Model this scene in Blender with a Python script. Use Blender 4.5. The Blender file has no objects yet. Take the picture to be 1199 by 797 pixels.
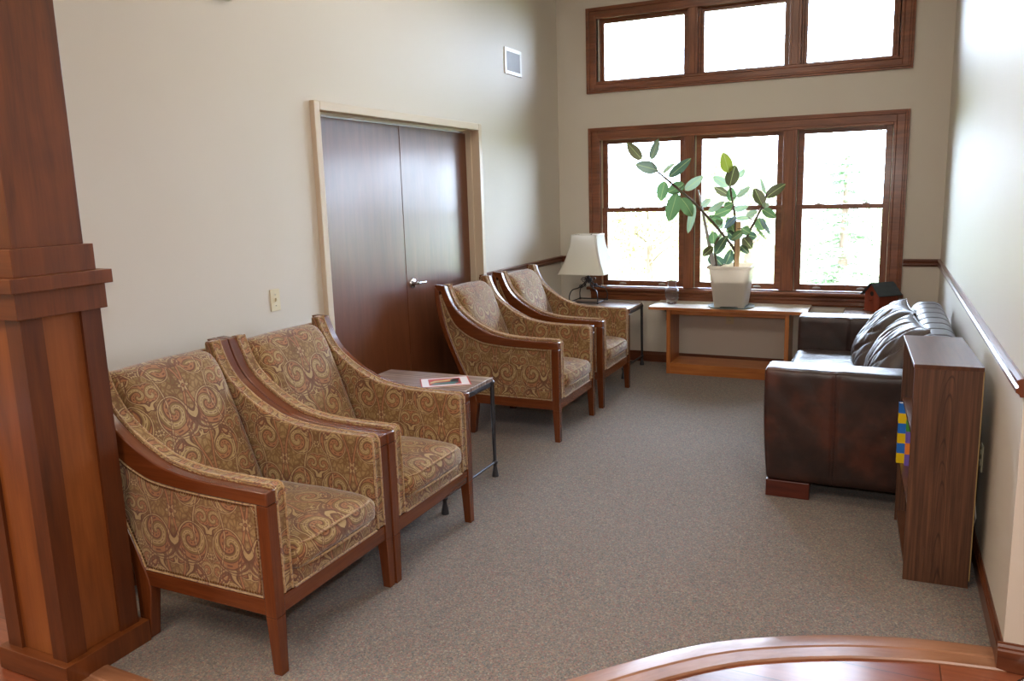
import bpy, bmesh, math, random
from mathutils import Vector, Matrix, noise
PI = math.pi
random.seed(7)
SC = bpy.context.scene
COL = SC.collection

# ------------------------------------------------------------------ node helpers
class X:
    """a socket with arithmetic"""
    def __init__(s, nt, sock): s.nt, s.s = nt, sock
    def _m(s, op, *a):
        n = s.nt.nodes.new('ShaderNodeMath'); n.operation = op
        for i, v in enumerate((s,) + a):
            if isinstance(v, X): s.nt.links.new(v.s, n.inputs[i])
            else: n.inputs[i].default_value = v
        return X(s.nt, n.outputs[0])
    def __add__(s, o): return s._m('ADD', o)
    def __radd__(s, o): return s._m('ADD', o)
    def __sub__(s, o): return s._m('SUBTRACT', o)
    def __rsub__(s, o): return (s * -1.0) + o
    def __mul__(s, o): return s._m('MULTIPLY', o)
    def __rmul__(s, o): return s._m('MULTIPLY', o)
    def __truediv__(s, o): return s._m('DIVIDE', o)
    def abs(s): return s._m('ABSOLUTE')
    def fract(s): return s._m('FRACT')
    def floor(s): return s._m('FLOOR')
    def lt(s, o): return s._m('LESS_THAN', o)
    def gt(s, o): return s._m('GREATER_THAN', o)
    def sin(s): return s._m('SINE')
    def cos(s): return s._m('COSINE')
    def sqrt(s): return s._m('SQRT')
    def atan2(s, o): return s._m('ARCTAN2', o)
    def max(s, o): return s._m('MAXIMUM', o)
    def min(s, o): return s._m('MINIMUM', o)
    def smooth(s, a, b):
        n = s.nt.nodes.new('ShaderNodeMapRange'); n.interpolation_type = 'SMOOTHSTEP'
        s.nt.links.new(s.s, n.inputs[0]); n.inputs[1].default_value = a; n.inputs[2].default_value = b
        return X(s.nt, n.outputs[0])

def srgb(r, g, b):
    f = lambda c: (c/255/12.92) if c/255 <= .04045 else ((c/255+.055)/1.055)**2.4
    return (f(r), f(g), f(b), 1)

class Mat:
    def __init__(s, name):
        s.m = bpy.data.materials.new(name); s.m.use_nodes = True
        s.nt = s.m.node_tree; s.b = s.nt.nodes['Principled BSDF']
    def uv(s):
        n = s.nt.nodes.new('ShaderNodeUVMap'); n.uv_map = 'UVMap'; return n.outputs[0]
    def obj(s): return s.nt.nodes.new('ShaderNodeTexCoord').outputs['Object']
    def geo(s): return s.nt.nodes.new('ShaderNodeNewGeometry').outputs['Position']
    def sep(s, v):
        n = s.nt.nodes.new('ShaderNodeSeparateXYZ'); s.nt.links.new(v, n.inputs[0])
        return [X(s.nt, n.outputs[i]) for i in range(3)]
    def comb(s, x, y, z=0.0):
        n = s.nt.nodes.new('ShaderNodeCombineXYZ')
        for i, v in enumerate((x, y, z)):
            if isinstance(v, X): s.nt.links.new(v.s, n.inputs[i])
            else: n.inputs[i].default_value = v
        return n.outputs[0]
    def scale(s, v, sc, off=(0,0,0)):
        n = s.nt.nodes.new('ShaderNodeMapping'); s.nt.links.new(v, n.inputs[0])
        n.inputs['Scale'].default_value = sc; n.inputs['Location'].default_value = off
        return n.outputs[0]
    def noise(s, v, scale, detail=3, rough=.5, dist=0, out=0):
        n = s.nt.nodes.new('ShaderNodeTexNoise'); s.nt.links.new(v, n.inputs['Vector'])
        n.inputs['Scale'].default_value = scale; n.inputs['Detail'].default_value = detail
        n.inputs['Roughness'].default_value = rough; n.inputs['Distortion'].default_value = dist
        return X(s.nt, n.outputs[out])
    def voro(s, v, scale, feature='F1', out='Distance'):
        n = s.nt.nodes.new('ShaderNodeTexVoronoi'); n.feature = feature
        s.nt.links.new(v, n.inputs['Vector']); n.inputs['Scale'].default_value = scale
        return n.outputs[out]
    def ramp(s, fac, stops, interp='LINEAR'):
        n = s.nt.nodes.new('ShaderNodeValToRGB'); n.color_ramp.interpolation = interp
        el = n.color_ramp.elements
        while len(el) < len(stops): el.new(.5)
        for e, (p, c) in zip(el, stops): e.position = p; e.color = c
        s.nt.links.new(fac.s if isinstance(fac, X) else fac, n.inputs[0]); return n.outputs[0]
    def mix(s, fac, a, b, mode='MIX'):
        n = s.nt.nodes.new('ShaderNodeMix'); n.data_type = 'RGBA'; n.blend_type = mode
        for sock, v in ((n.inputs[0], fac), (n.inputs[6], a), (n.inputs[7], b)):
            if isinstance(v, X): s.nt.links.new(v.s, sock)
            elif isinstance(v, (tuple, float, int)): sock.default_value = v
            else: s.nt.links.new(v, sock)
        return n.outputs[2]
    def set(s, **k):
        names = dict(color='Base Color', rough='Roughness', metal='Metallic', spec='Specular IOR Level', coat='Coat Weight', coatr='Coat Roughness',
                     sheen='Sheen Weight', sheenr='Sheen Roughness', trans='Transmission Weight', ior='IOR', emis='Emission Color', emiss='Emission Strength', alpha='Alpha')
        for n, v in k.items():
            sock = s.b.inputs[names[n]]
            if isinstance(v, X): s.nt.links.new(v.s, sock)
            elif isinstance(v, (int, float, tuple)): sock.default_value = v
            else: s.nt.links.new(v, sock)
        return s
    def bump(s, h, strength=.3, dist=.002):
        n = s.nt.nodes.new('ShaderNodeBump'); n.inputs['Strength'].default_value = strength
        n.inputs['Distance'].default_value = dist
        s.nt.links.new(h.s if isinstance(h, X) else h, n.inputs['Height'])
        s.nt.links.new(n.outputs[0], s.b.inputs['Normal']); return s

M = {}
def plain(name, c, rough=.5, **k):
    a = Mat(name); a.set(color=c, rough=rough, **k); M[name] = a.m; return a.m

def wood(name, dark, mid, light, rough=.35, fine=38, along=2.2, coat=.25, contrast=1.0, figure=3.0):
    a = Mat(name); uv = a.uv()
    v = a.scale(uv, (fine, along, 1))
    n1 = a.noise(v, 1.0, 5, .6, .4)
    n2 = a.noise(a.scale(uv, (figure*2, figure*.45, 1)), 1.0, 3, .55, 1.2)
    n3 = a.noise(a.scale(uv, (fine*7, along*3, 1)), 1.0, 2, .5)
    f = (n1 * .45 + n2 * .4 + n3 * .15)
    col = a.ramp(f, [(.5-.17*contrast, dark), (.5, mid), (.5+.17*contrast, light)])
    a.set(color=col, rough=rough, coat=coat, coatr=.18)
    a.bump(n1, .06, .001); M[name] = a.m; return a.m

wood('chair_cherry', srgb(60,27,10), srgb(98,48,20), srgb(122,66,32), .25, 40, 2, .35, 1.3)
wood('column_cherry', srgb(56,26,8), srgb(98,49,17), srgb(122,66,27), .4, 20, 1.6, .2, 1.2)
wood('column_stile', srgb(52,23,8), srgb(84,40,14), srgb(106,56,22), .4, 20, 1.6, .2, 1.2)
wood('column_panel', srgb(84,42,14), srgb(124,68,28), srgb(148,88,42), .4, 14, 1.3, .2, 1.2, 2.2)
wood('window_wood', srgb(76,40,20), srgb(124,70,40), srgb(156,94,58), .35, 40, 2.2, .25, 1.3)
wood('door_veneer', srgb(88,48,28), srgb(106,60,36), srgb(120,70,44), .33, 26, 2.0, .25, 1.1)
wood('trim_wood', srgb(70,34,18), srgb(100,54,32), srgb(122,70,44), .3, 40, 2.2, .3)
wood('bench_oak', srgb(120,62,20), srgb(164,96,42), srgb(190,122,60), .4, 46, 2.2, .15, 1.2)
wood('bench_laminate_sheen', srgb(222,210,190), srgb(234,224,208), srgb(242,234,220), .45, 30, 1.5, .4)  # near-white colour carries the window's reflection on the console top
wood('shelf_edge', srgb(60,34,20), srgb(84,50,30), srgb(104,64,40), .35, 34, 1.5, .1)
wood('sofa_foot', srgb(50,18,10), srgb(76,28,16), srgb(96,40,24), .35, 34, 2.5, .2)
wood('stake_wood', srgb(178,140,98), srgb(212,176,130), srgb(228,196,152), .6, 40, 2.5, 0)

def striped():
    a = Mat('table_laminate'); uv = a.uv()
    n = a.noise(a.scale(uv, (60, 1.2, 1)), 1.0, 3, .6)
    col = a.ramp(n, [(.34, srgb(78,60,52)), (.47, srgb(120,98,86)), (.58, srgb(160,138,124)), (.7, srgb(180,160,146))])
    a.set(color=col, rough=.28, coat=.2, coatr=.2); M['table_laminate'] = a.m
striped()

def walnut():
    a = Mat('shelf_walnut'); uv = a.uv(); u, v, _ = a.sep(uv)
    base = a.noise(a.scale(uv, (70, 2.0, 1)), 1.0, 4, .6)
    warp = a.noise(a.scale(uv, (5, 1.4, 1)), 1.0, 2, .5)
    # cathedral figure down the middle of the board
    du = (u - .495 + (warp - .5) * .06)
    par = (v * .62 + du * du * 260.0 * (warp * .8 + .6) + warp * 1.2)
    ring = ((par * 9.0).fract() - .5).abs() * 2.0
    line = ring.smooth(.72, 1.0) * (1.0 - du.abs().smooth(.025, .05))
    c = a.ramp(base, [(.3, srgb(54,34,23)), (.5, srgb(84,54,37)), (.7, srgb(106,71,49))])
    c = a.mix(line * .75, c, srgb(44,24,16))
    a.set(color=c, rough=.42, coat=.08, coatr=.3); M['shelf_walnut'] = a.m
walnut()

def paint(name, c1, c2, rough=.55):
    a = Mat(name); p = a.geo()
    n = a.noise(p, 1.3, 2); f = a.noise(p, 160, 2)
    a.set(color=a.mix(n, c1, c2), rough=rough, spec=.35); a.bump(f, .12, .0015); M[name] = a.m
paint('wall_paint', srgb(206,199,187), srgb(211,204,193), .55)
paint('ceiling_paint', srgb(232,230,224), srgb(236,234,228), .8)
paint('frame_paint', srgb(202,186,164), srgb(206,192,170), .4)

def carpet():
    a = Mat('carpet'); p = a.geo()
    h = a.noise(p, 240, 2, .6)
    def cells(sc):
        cell = a.nt.nodes.new('ShaderNodeTexVoronoi'); a.nt.links.new(p, cell.inputs['Vector']); cell.inputs['Scale'].default_value = sc
        return a.sep(cell.outputs['Color'])
    s, s2 = cells(185), cells(95)
    col = a.ramp(s[0], [(0, srgb(70,64,64)), (.2, srgb(140,128,114)), (.38, srgb(92,96,102)), (.56, srgb(166,150,122)), (.72, srgb(158,92,92)), (.84, srgb(84,104,108)), (1, srgb(184,172,150))])
    col2 = a.ramp(s2[1], [(0, srgb(84,80,80)), (.5, srgb(126,118,110)), (1, srgb(148,134,122))])
    col = a.mix(.25, col, col2); col = a.mix(.12, col, srgb(118,110,104))
    big = a.noise(p, 2.2, 3)
    col = a.mix(big * .2, col, srgb(136,126,118)); col = a.mix(.2, col, srgb(60,52,48))
    a.set(color=col, rough=.95, spec=.12, sheen=.15); a.bump(h * .6 + s[1] * .4, .6, .006); M['carpet'] = a.m
carpet()

def planks():
    a = Mat('plank_floor'); p = a.geo(); x, y, z = a.sep(p)
    # planks run along x, slightly skewed, .19 wide
    row = (y / .19); rid = row.floor(); rf = row.fract()
    sh = (rid * 12.9898).sin() * 43758.5; sh = sh.fract()
    colu = (x / 1.25 + sh); cf = colu.fract(); cid = colu.floor()
    rnd = ((rid * 78.233 + cid * 37.719).sin() * 43758.5).fract()
    g = a.noise(a.comb(x * 2.0 + rnd * 13.0, y * 42.0), 1.0, 4, .6, .6)
    c = a.ramp(g * .6 + rnd * .4, [(.2, srgb(92,44,26)), (.45, srgb(126,66,42)), (.7, srgb(152,88,58))])
    seam = (rf - .5).abs().gt(.488).max((cf - .5).abs().gt(.4985))
    c = a.mix(seam * .8, c, srgb(40,20,12))
    a.set(color=c, rough=.3, coat=.75, coatr=.16); M['plank_floor'] = a.m
planks()
wood('threshold_wood', srgb(120,76,50), srgb(152,106,78), srgb(172,126,98), .3, 30, 3, .35)

# ------------------------------------------------------------------ paisley cloth
def paisley(name):
    a = Mat(name); uv = a.uv()
    wn = a.nt.nodes.new('ShaderNodeTexNoise'); a.nt.links.new(uv, wn.inputs['Vector'])
    wn.inputs['Scale'].default_value = 10; wn.inputs['Detail'].default_value = 1.5
    w = a.sep(wn.outputs['Color'])
    u0, v0, _ = a.sep(uv)
    T, H = .36, .37
    # mirrored tile coordinates, so that the ornament is symmetric about u = 0
    uc = ((u0 / T + .5).fract() - .5) * T
    m = uc.abs() + (w[0] - .5) * .010
    vv = (v0 / H).fract() * H + (w[1] - .5) * .010
    acc = {}
    def add(**k):
        for n, v in k.items(): acc[n] = v if n not in acc else acc[n].max(v)
    covered = []
    def comma(cx, cy, R, rot, sg, turns=.86):
        """a paisley comma: a beaded band curling inward inside a swirled teardrop outline"""
        for wrap in (0, 1):
            cy2 = cy if wrap == 0 else (cy - H if cy > H / 2 else cy + H)
            if wrap and min(cy, H - cy) > R * 1.6: continue
            dx = m - cx; dy = vv - cy2
            r = (dx * dx + dy * dy).sqrt(); th = dy.atan2(dx)
            tear = r * (((th + r * (sg * 2.0 / R) + rot).cos()) * .36 + 1.0) / R
            inside = tear.lt(1.0)
            sp = (r * (1.0 / (R * turns)) - th * (sg / (2 * PI)) + rot * .3).fract()
            band = sp.lt(.46) * inside
            bead = ((sp - .23).abs()).lt(.06) * ((r * (2.2 / R) + th * 9.0).sin().gt(.1)) * inside
            edge = (((sp - .46).abs()).lt(.055)).max(((sp - .02).abs()).lt(.045)) * inside
            inner = ((sp - .73).abs()).lt(.12) * inside
            vein = ((sp - .73).abs()).lt(.03) * inside * ((th * 14.0).sin().gt(-.3))
            add(line=edge.max(bead), pink=band, light=inner)
            add(line=vein)
            add(line=((tear - 1.0).abs()).lt(.045), light=((tear - 1.10).abs()).lt(.055))
            add(line=((tear - 1.19).abs()).lt(.030))
            covered.append(tear.lt(1.2))
    comma(.084, .090, .068, 2.2, 1.0)
    comma(.078, .272, .056, -1.0, -1.0)
    comma(.152, .178, .036, .6, 1.0)
    comma(.150, .350, .034, 2.6, -1.0)
    comma(.020, .012, .024, 1.5, 1.0, .8)
    # ogee ribbons
    og = ((vv / H * 2 * PI).cos() * .020 + .026)
    d = (m - og).abs()
    add(line=((d - .0060).abs()).lt(.0016), pink=d.lt(.0045))
    og2 = ((vv / H * 2 * PI + 2.6).sin() * .016 + .122)
    d2 = (m - og2).abs()
    add(line=((d2 - .0045).abs()).lt(.0015), light=d2.lt(.0032))
    def flower(cx, cy, R, k):
        dx = m - cx; dy = vv - cy
        r = (dx*dx + dy*dy).sqrt(); th = dy.atan2(dx)
        pr = (th * k).cos() * (R * .30) + R
        add(line=((r - pr).abs()).lt(.0020), light=r.lt(pr) * r.gt(R * .35))
        add(line=((r - R * .32).abs()).lt(.0020))
    flower(0.0, .180, .022, 6.0)
    flower(.174, .030, .013, 6.0)
    flower(.178, .265, .014, 6.0)
    cr = X(a.nt, a.voro(a.comb(m * 1.0 + w[2] * .05, vv * .75 + w[0] * .05), 52, 'DISTANCE_TO_EDGE'))
    cov = covered[0]
    for c_ in covered[1:]: cov = cov.max(c_)
    fill = cr.lt(.085) * (1.0 - cov)
    fil2 = ((cr - .26).abs()).lt(.05) * (1.0 - cov)
    n = a.noise(uv, 9, 2); weave = a.noise(uv, 520, 1); n2 = a.noise(uv, 60, 2)
    ground = a.ramp(n, [(.32, srgb(118,92,54)), (.5, srgb(140,114,70)), (.68, srgb(158,132,88))])
    c = a.mix(fil2 * .55, ground, srgb(176,140,98))
    c = a.mix(fill * .62, c, srgb(112,70,46))
    c = a.mix(acc['pink'] * .8, c, srgb(168,114,78))
    c = a.mix(acc['light'] * .72, c, srgb(192,166,120))
    c = a.mix(acc['line'] * .8, c, srgb(92,50,42))
    c = a.mix(n2.smooth(.4, .7) * .18, c, srgb(96,68,46))
    c = a.mix(weave.smooth(.35, .65) * .28, c, srgb(96,72,50))
    a.set(color=c, rough=.78, spec=.3, sheen=.4, sheenr=.4)
    a.bump(weave * .6 + acc['line'] * -.35 + fill * -.2, .3, .002)
    M[name] = a.m
paisley('paisley_cloth')
def piping():
    a = Mat('piping_cloth'); p = a.obj()
    n = a.noise(p, 60, 2); c = a.ramp(n, [(.4, srgb(150,116,74)), (.55, srgb(176,146,104)), (.62, srgb(120,78,56))])
    a.set(color=c, rough=.8, sheen=.3); M['piping_cloth'] = a.m
piping()

def leather(name, c1, c2, c3, rough=.38, spec=.5, coat=.12, coatr=.3):
    a = Mat(name); p = a.geo()
    n = a.noise(p, 5, 3, .6); n2 = a.noise(p, 260, 2, .6); n3 = a.noise(p, 22, 4, .65, 1.2)
    c = a.ramp(n, [(.36, c1), (.52, c2), (.68, c3)])
    a.set(color=c, rough=n3.smooth(.2, .8) * .14 + (rough - .07), spec=spec, coat=coat, coatr=coatr)
    a.bump(n2 * .35 + n3 * .5, .35, .004); M[name] = a.m
leather('sofa_leather', srgb(34,19,15), srgb(50,27,20), srgb(76,37,24))
leather('cushion_leather', srgb(38,26,22), srgb(50,34,28), srgb(64,44,36), .46, 1.0, .35, .45)

plain('iron', srgb(74,74,78), .38, metal=.75)
plain('nickel', srgb(186,184,178), .4, metal=.5)
plain('chrome', srgb(205,205,208), .2, metal=1.0)
plain('brass_nails', srgb(120,88,54), .35, metal=.9)
plain('white_plastic', srgb(222,220,210), .35)
plain('ivory_plastic', srgb(214,204,172), .35)
plain('dark_slot', srgb(30,28,26), .6)
plain('cream_liner', srgb(226,218,190), .5)
plain('dark_roof', srgb(62,72,78), .6)
plain('saucer_green', srgb(120,132,126), .3)
plain('soil', srgb(70,52,38), .95)
plain('grille_grey', srgb(168,172,176), .45)
plain('page_paper', srgb(232,228,216), .8)
plain('gutter', srgb(226,226,226), .5)
wood('birdhouse_wood', srgb(98,36,20), srgb(130,54,32), srgb(150,70,44), .6, 20, 2, 0)

def linen():
    a = Mat('shade_linen'); p = a.obj()
    n = a.noise(a.scale(p, (1, 1, .12)), 240, 2); n2 = a.noise(a.scale(p, (.12, .12, 1)), 240, 2)
    a.set(color=a.mix(n * .5 + n2 * .5, srgb(240,238,232), srgb(248,246,242)), rough=.85)
    tr = a.nt.nodes.new('ShaderNodeBsdfTranslucent'); tr.inputs[0].default_value = srgb(246,243,236)
    mx = a.nt.nodes.new('ShaderNodeMixShader'); mx.inputs[0].default_value = .5
    out = a.nt.nodes['Material Output']
    a.nt.links.new(a.b.outputs[0], mx.inputs[1]); a.nt.links.new(tr.outputs[0], mx.inputs[2]); a.nt.links.new(mx.outputs[0], out.inputs[0])
    M['shade_linen'] = a.m
linen()
def potplastic():
    a = Mat('pot_plastic'); a.set(color=srgb(232,228,220), rough=.35)
    tr = a.nt.nodes.new('ShaderNodeBsdfTranslucent'); tr.inputs[0].default_value = srgb(240,226,208)
    mx = a.nt.nodes.new('ShaderNodeMixShader'); mx.inputs[0].default_value = .45
    out = a.nt.nodes['Material Output']
    a.nt.links.new(a.b.outputs[0], mx.inputs[1]); a.nt.links.new(tr.outputs[0], mx.inputs[2]); a.nt.links.new(mx.outputs[0], out.inputs[0])
    M['pot_plastic'] = a.m
potplastic()
def thinglass(name, tint=(1,1,1,1), refl=.06):
    a = Mat(name); nt = a.nt; nt.nodes.remove(a.b)
    t = nt.nodes.new('ShaderNodeBsdfTransparent'); t.inputs[0].default_value = tint
    g = nt.nodes.new('ShaderNodeBsdfGlossy'); g.inputs['Roughness'].default_value = .02
    f = nt.nodes.new('ShaderNodeFresnel'); f.inputs[0].default_value = 1.45
    mx = nt.nodes.new('ShaderNodeMixShader')
    nt.links.new(f.outputs[0], mx.inputs[0]); nt.links.new(t.outputs[0], mx.inputs[1]); nt.links.new(g.outputs[0], mx.inputs[2])
    nt.links.new(mx.outputs[0], nt.nodes['Material Output'].inputs[0]); M[name] = a.m
thinglass('window_glass')
def vaseglass():
    a = Mat('vase_glass'); a.set(color=(.97,.98,1,1), rough=.03, trans=.97, ior=1.2, spec=.7); M['vase_glass'] = a.m
vaseglass()
def leafmat(name, top, under):
    a = Mat(name); g = a.nt.nodes.new('ShaderNodeNewGeometry'); uv = a.uv(); u, v, _ = a.sep(uv)
    vein = (u.abs()).lt(.0022)
    rib = (((v * 150.0) - (u.abs() * 90.0)).fract() - .5).abs().lt(.07)
    n = a.noise(a.obj(), 30, 2)
    c = a.mix(X(a.nt, g.outputs['Backfacing']), top, under)
    c = a.mix(n * .35, c, under); c = a.mix(rib * .12, c, srgb(190,200,140)); c = a.mix(vein * .7, c, srgb(176,186,120))
    a.set(color=c, rough=.28, coat=.25, coatr=.2)
    tr = a.nt.nodes.new('ShaderNodeBsdfTranslucent'); a.nt.links.new(c, tr.inputs[0])
    mx = a.nt.nodes.new('ShaderNodeMixShader'); mx.inputs[0].default_value = .3
    out = a.nt.nodes['Material Output']
    a.nt.links.new(a.b.outputs[0], mx.inputs[1]); a.nt.links.new(tr.outputs[0], mx.inputs[2]); a.nt.links.new(mx.outputs[0], out.inputs[0])
    M[name] = a.m
leafmat('leaf_m', srgb(40,84,36), srgb(96,128,84))
leafmat('leaf_d', srgb(34,54,40), srgb(70,92,72))
leafmat('leaf_o', srgb(66,68,40), srgb(96,92,66))
leafmat('leaf_g', srgb(104,118,104), srgb(124,138,120))
leafmat('leaf_p', srgb(142,164,136), srgb(168,184,158))
leafmat('leaf_b', srgb(96,122,120), srgb(110,132,140))
leafmat('leaf_y', srgb(112,134,26), srgb(146,160,60))
plain('stem_bark', srgb(92,74,58), .7)

# ------------------------------------------------------------------ mesh helpers
def link(o, parent=None):
    COL.objects.link(o)
    if parent is not None: o.parent = parent
    return o
def boxuv(me, mode):
    """metre-true box projection; the second axis of the map runs along the longest side for 'grain'"""
    uvl = me.uv_layers.new(name='UVMap')
    if not me.vertices: return
    lo = [min(v.co[i] for v in me.vertices) for i in range(3)]; hi = [max(v.co[i] for v in me.vertices) for i in range(3)]
    L = max(range(3), key=lambda i: hi[i]-lo[i])
    for p in me.polygons:
        n = p.normal; ax = max(range(3), key=lambda i: abs(n[i]))
        for li in p.loop_indices:
            c = me.vertices[me.loops[li].vertex_index].co
            if mode == 'grain':
                rest = [i for i in range(3) if i != ax]
                if L in rest:
                    o = [i for i in rest if i != L][0]; uvl.data[li].uv = (c[o] + .37*ax, c[L])
                else: uvl.data[li].uv = (c[rest[0]], c[rest[1]])
            else:
                if ax == 0: uvl.data[li].uv = (c[1], c[2])
                elif ax == 1: uvl.data[li].uv = (c[0], c[2])
                else: uvl.data[li].uv = (c[1], c[0])
def obj(name, bm, mat, parent=None, bevel=0.0, smooth=None, uv='grain', seg=2, loc=None):
    bmesh.ops.recalc_face_normals(bm, faces=bm.faces)
    me = bpy.data.meshes.new(name)
    if smooth is not None:
        for e in bm.edges:
            if len(e.link_faces) == 2: e.smooth = e.calc_face_angle(0) < math.radians(smooth)
        for f in bm.faces: f.smooth = True
    bm.to_mesh(me); bm.free()
    for m in (mat if isinstance(mat, (list, tuple)) else [mat]): me.materials.append(M[m] if isinstance(m, str) else m)
    if uv: boxuv(me, uv)
    o = bpy.data.objects.new(name, me); link(o, parent)
    if loc is not None: o.location = loc
    if bevel:
        md = o.modifiers.new('Bevel', 'BEVEL'); md.width = bevel; md.segments = seg; md.limit_method = 'ANGLE'; md.angle_limit = math.radians(50)
        md.harden_normals = False
    return o
def thing(name, label, cat, loc=(0,0,0), rz=0, group=None):
    o = bpy.data.objects.new(name, None); COL.objects.link(o); o.empty_display_size = .1
    o.location = loc; o.rotation_euler = (0,0,rz); o['label'] = label; o['category'] = cat
    if group: o['group'] = group
    return o
def tag(o, label, cat, group=None):
    o['label'] = label; o['category'] = cat
    if group: o['group'] = group
    return o
def struct(o, label=None):
    o['kind'] = 'structure'
    if label: o['label'] = label
    return o
def box(bm, x0, x1, y0, y1, z0, z1, M4=None):
    v = [bm.verts.new((x, y, z)) for z in (z0, z1) for y in (y0, y1) for x in (x0, x1)]
    for f in ((0,2,3,1),(4,5,7,6),(0,1,5,4),(2,6,7,3),(0,4,6,2),(1,3,7,5)): bm.faces.new([v[i] for i in f])
    if M4: bmesh.ops.transform(bm, matrix=M4, verts=v)
    return v
def BX(*a, **k):
    bm = bmesh.new(); box(bm, *a, **k); return bm
def prism(bm, pts, a, b, axis='y'):
    """extrude polygon of 2D points: axis y -> pts are (x,z); z -> (x,y); x -> (y,z)"""
    f = {'y': lambda p, t: (p[0], t, p[1]), 'z': lambda p, t: (p[0], p[1], t), 'x': lambda p, t: (t, p[0], p[1])}[axis]
    A = [bm.verts.new(f(p, a)) for p in pts]; B = [bm.verts.new(f(p, b)) for p in pts]
    bm.faces.new(A); bm.faces.new(B[::-1]); n = len(pts)
    for i in range(n): bm.faces.new((A[i], B[i], B[(i+1)%n], A[(i+1)%n]))
def strip(bm, outer, inner, a, b):
    """band between two (x,z) polylines of equal count, thick in y"""
    O = [[bm.verts.new((p[0], t, p[1])) for p in outer] for t in (a, b)]
    I = [[bm.verts.new((p[0], t, p[1])) for p in inner] for t in (a, b)]
    n = len(outer)
    for i in range(n-1):
        bm.faces.new((O[0][i], O[0][i+1], I[0][i+1], I[0][i])); bm.faces.new((O[1][i], I[1][i], I[1][i+1], O[1][i+1]))
        bm.faces.new((O[0][i], O[1][i], O[1][i+1], O[0][i+1])); bm.faces.new((I[0][i], I[0][i+1], I[1][i+1], I[1][i]))
    for i in (0, n-1): bm.faces.new((O[0][i], I[0][i], I[1][i], O[1][i]))
def catmull(pts, k=6, closed=False):
    P = [Vector(p) for p in pts]; n = len(P); out = []
    rng = n if closed else n-1
    for i in range(rng):
        p0 = P[(i-1) % n] if closed or i > 0 else P[0]*2-P[1]
        p1, p2 = P[i], P[(i+1) % n]
        p3 = P[(i+2) % n] if closed or i+2 < n else P[-1]*2-P[-2]
        for j in range(k):
            t = j/k
            out.append(.5*((2*p1)+(p2-p0)*t+(2*p0-5*p1+4*p2-p3)*t*t+(3*p1-p0-3*p2+p3)*t**3))
    if not closed: out.append(P[-1].copy())
    return out
def tube(bm, pts, r, seg=8, closed=False, caps=True):
    P = [Vector(p) for p in pts]; n = len(P)
    R = r if isinstance(r, (list, tuple)) else [r]*n
    rings = []; up = None
    for i in range(n):
        if closed: t = (P[(i+1) % n]-P[i-1]).normalized()
        else: t = (P[min(i+1, n-1)]-P[max(i-1, 0)]).normalized()
        if up is None: up = Vector((0,0,1)) if abs(t.z) < .9 else Vector((1,0,0))
        s = t.cross(up)
        if s.length < 1e-4: s = t.cross(Vector((0,1,0)))
        s.normalize(); up = s.cross(t).normalized()
        rings.append([bm.verts.new(P[i]+(s*math.cos(2*PI*k/seg)+up*math.sin(2*PI*k/seg))*R[i]) for k in range(seg)])
    m = n if closed else n-1
    for i in range(m):
        a, b = rings[i], rings[(i+1) % n]
        for k in range(seg): bm.faces.new((a[k], a[(k+1)%seg], b[(k+1)%seg], b[k]))
    if caps and not closed: bm.faces.new(rings[0]); bm.faces.new(rings[-1][::-1])
def lathe(bm, prof, seg=32, c=(0,0), M4=None):
    rings = [[bm.verts.new((c[0]+r*math.cos(2*PI*k/seg), c[1]+r*math.sin(2*PI*k/seg), z)) for k in range(seg)] if r > 1e-6 else [bm.verts.new((c[0], c[1], z))] for r, z in prof]
    allv = [v for r in rings for v in r]
    for a, b in zip(rings, rings[1:]):
        for k in range(seg):
            if len(a) == 1 and len(b) == 1: continue
            if len(a) == 1: bm.faces.new((a[0], b[k], b[(k+1)%seg]))
            elif len(b) == 1: bm.faces.new((a[k], a[(k+1)%seg], b[0]))
            else: bm.faces.new((a[k], a[(k+1)%seg], b[(k+1)%seg], b[k]))
    if M4: bmesh.ops.transform(bm, matrix=M4, verts=allv)
def soft(bm, c, half, r, n=(10,10,6), fn=None):
    """rounded box with its faces gridded; fn maps a point given in -1..1 box space and metres"""
    hx, hy, hz = half; nx, ny, nz = n; cache = {}
    def V(i, j, k):
        if (i,j,k) in cache: return cache[(i,j,k)]
        def w(t, N, h):   # concentrate the rows at the rounded ends
            s = -1+2*t/N
            return s*h
        p = Vector((w(i,nx,hx), w(j,ny,hy), w(k,nz,hz)))
        q = Vector((max(-hx+r, min(hx-r, p.x)), max(-hy+r, min(hy-r, p.y)), max(-hz+r, min(hz-r, p.z))))
        d = p-q
        if d.length > 1e-9: p = q+d.normalized()*min(r, max(d.length, r))
        if fn: p = fn(p, (p.x/hx, p.y/hy, p.z/hz))
        v = bm.verts.new(Vector(c)+p); cache[(i,j,k)] = v; return v
    for i in range(nx):
        for j in range(ny):
            bm.faces.new((V(i,j,0), V(i,j+1,0), V(i+1,j+1,0), V(i+1,j,0))); bm.faces.new((V(i,j,nz), V(i+1,j,nz), V(i+1,j+1,nz), V(i,j+1,nz)))
        for k in range(nz):
            bm.faces.new((V(i,0,k), V(i+1,0,k), V(i+1,0,k+1), V(i,0,k+1))); bm.faces.new((V(i,ny,k), V(i,ny,k+1), V(i+1,ny,k+1), V(i+1,ny,k)))
    for j in range(ny):
        for k in range(nz):
            bm.faces.new((V(0,j,k), V(0,j,k+1), V(0,j+1,k+1), V(0,j+1,k))); bm.faces.new((V(nx,j,k), V(nx,j+1,k), V(nx,j+1,k+1), V(nx,j,k+1)))
def children_of(o): return [c for c in bpy.data.objects if c.parent == o]
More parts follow.
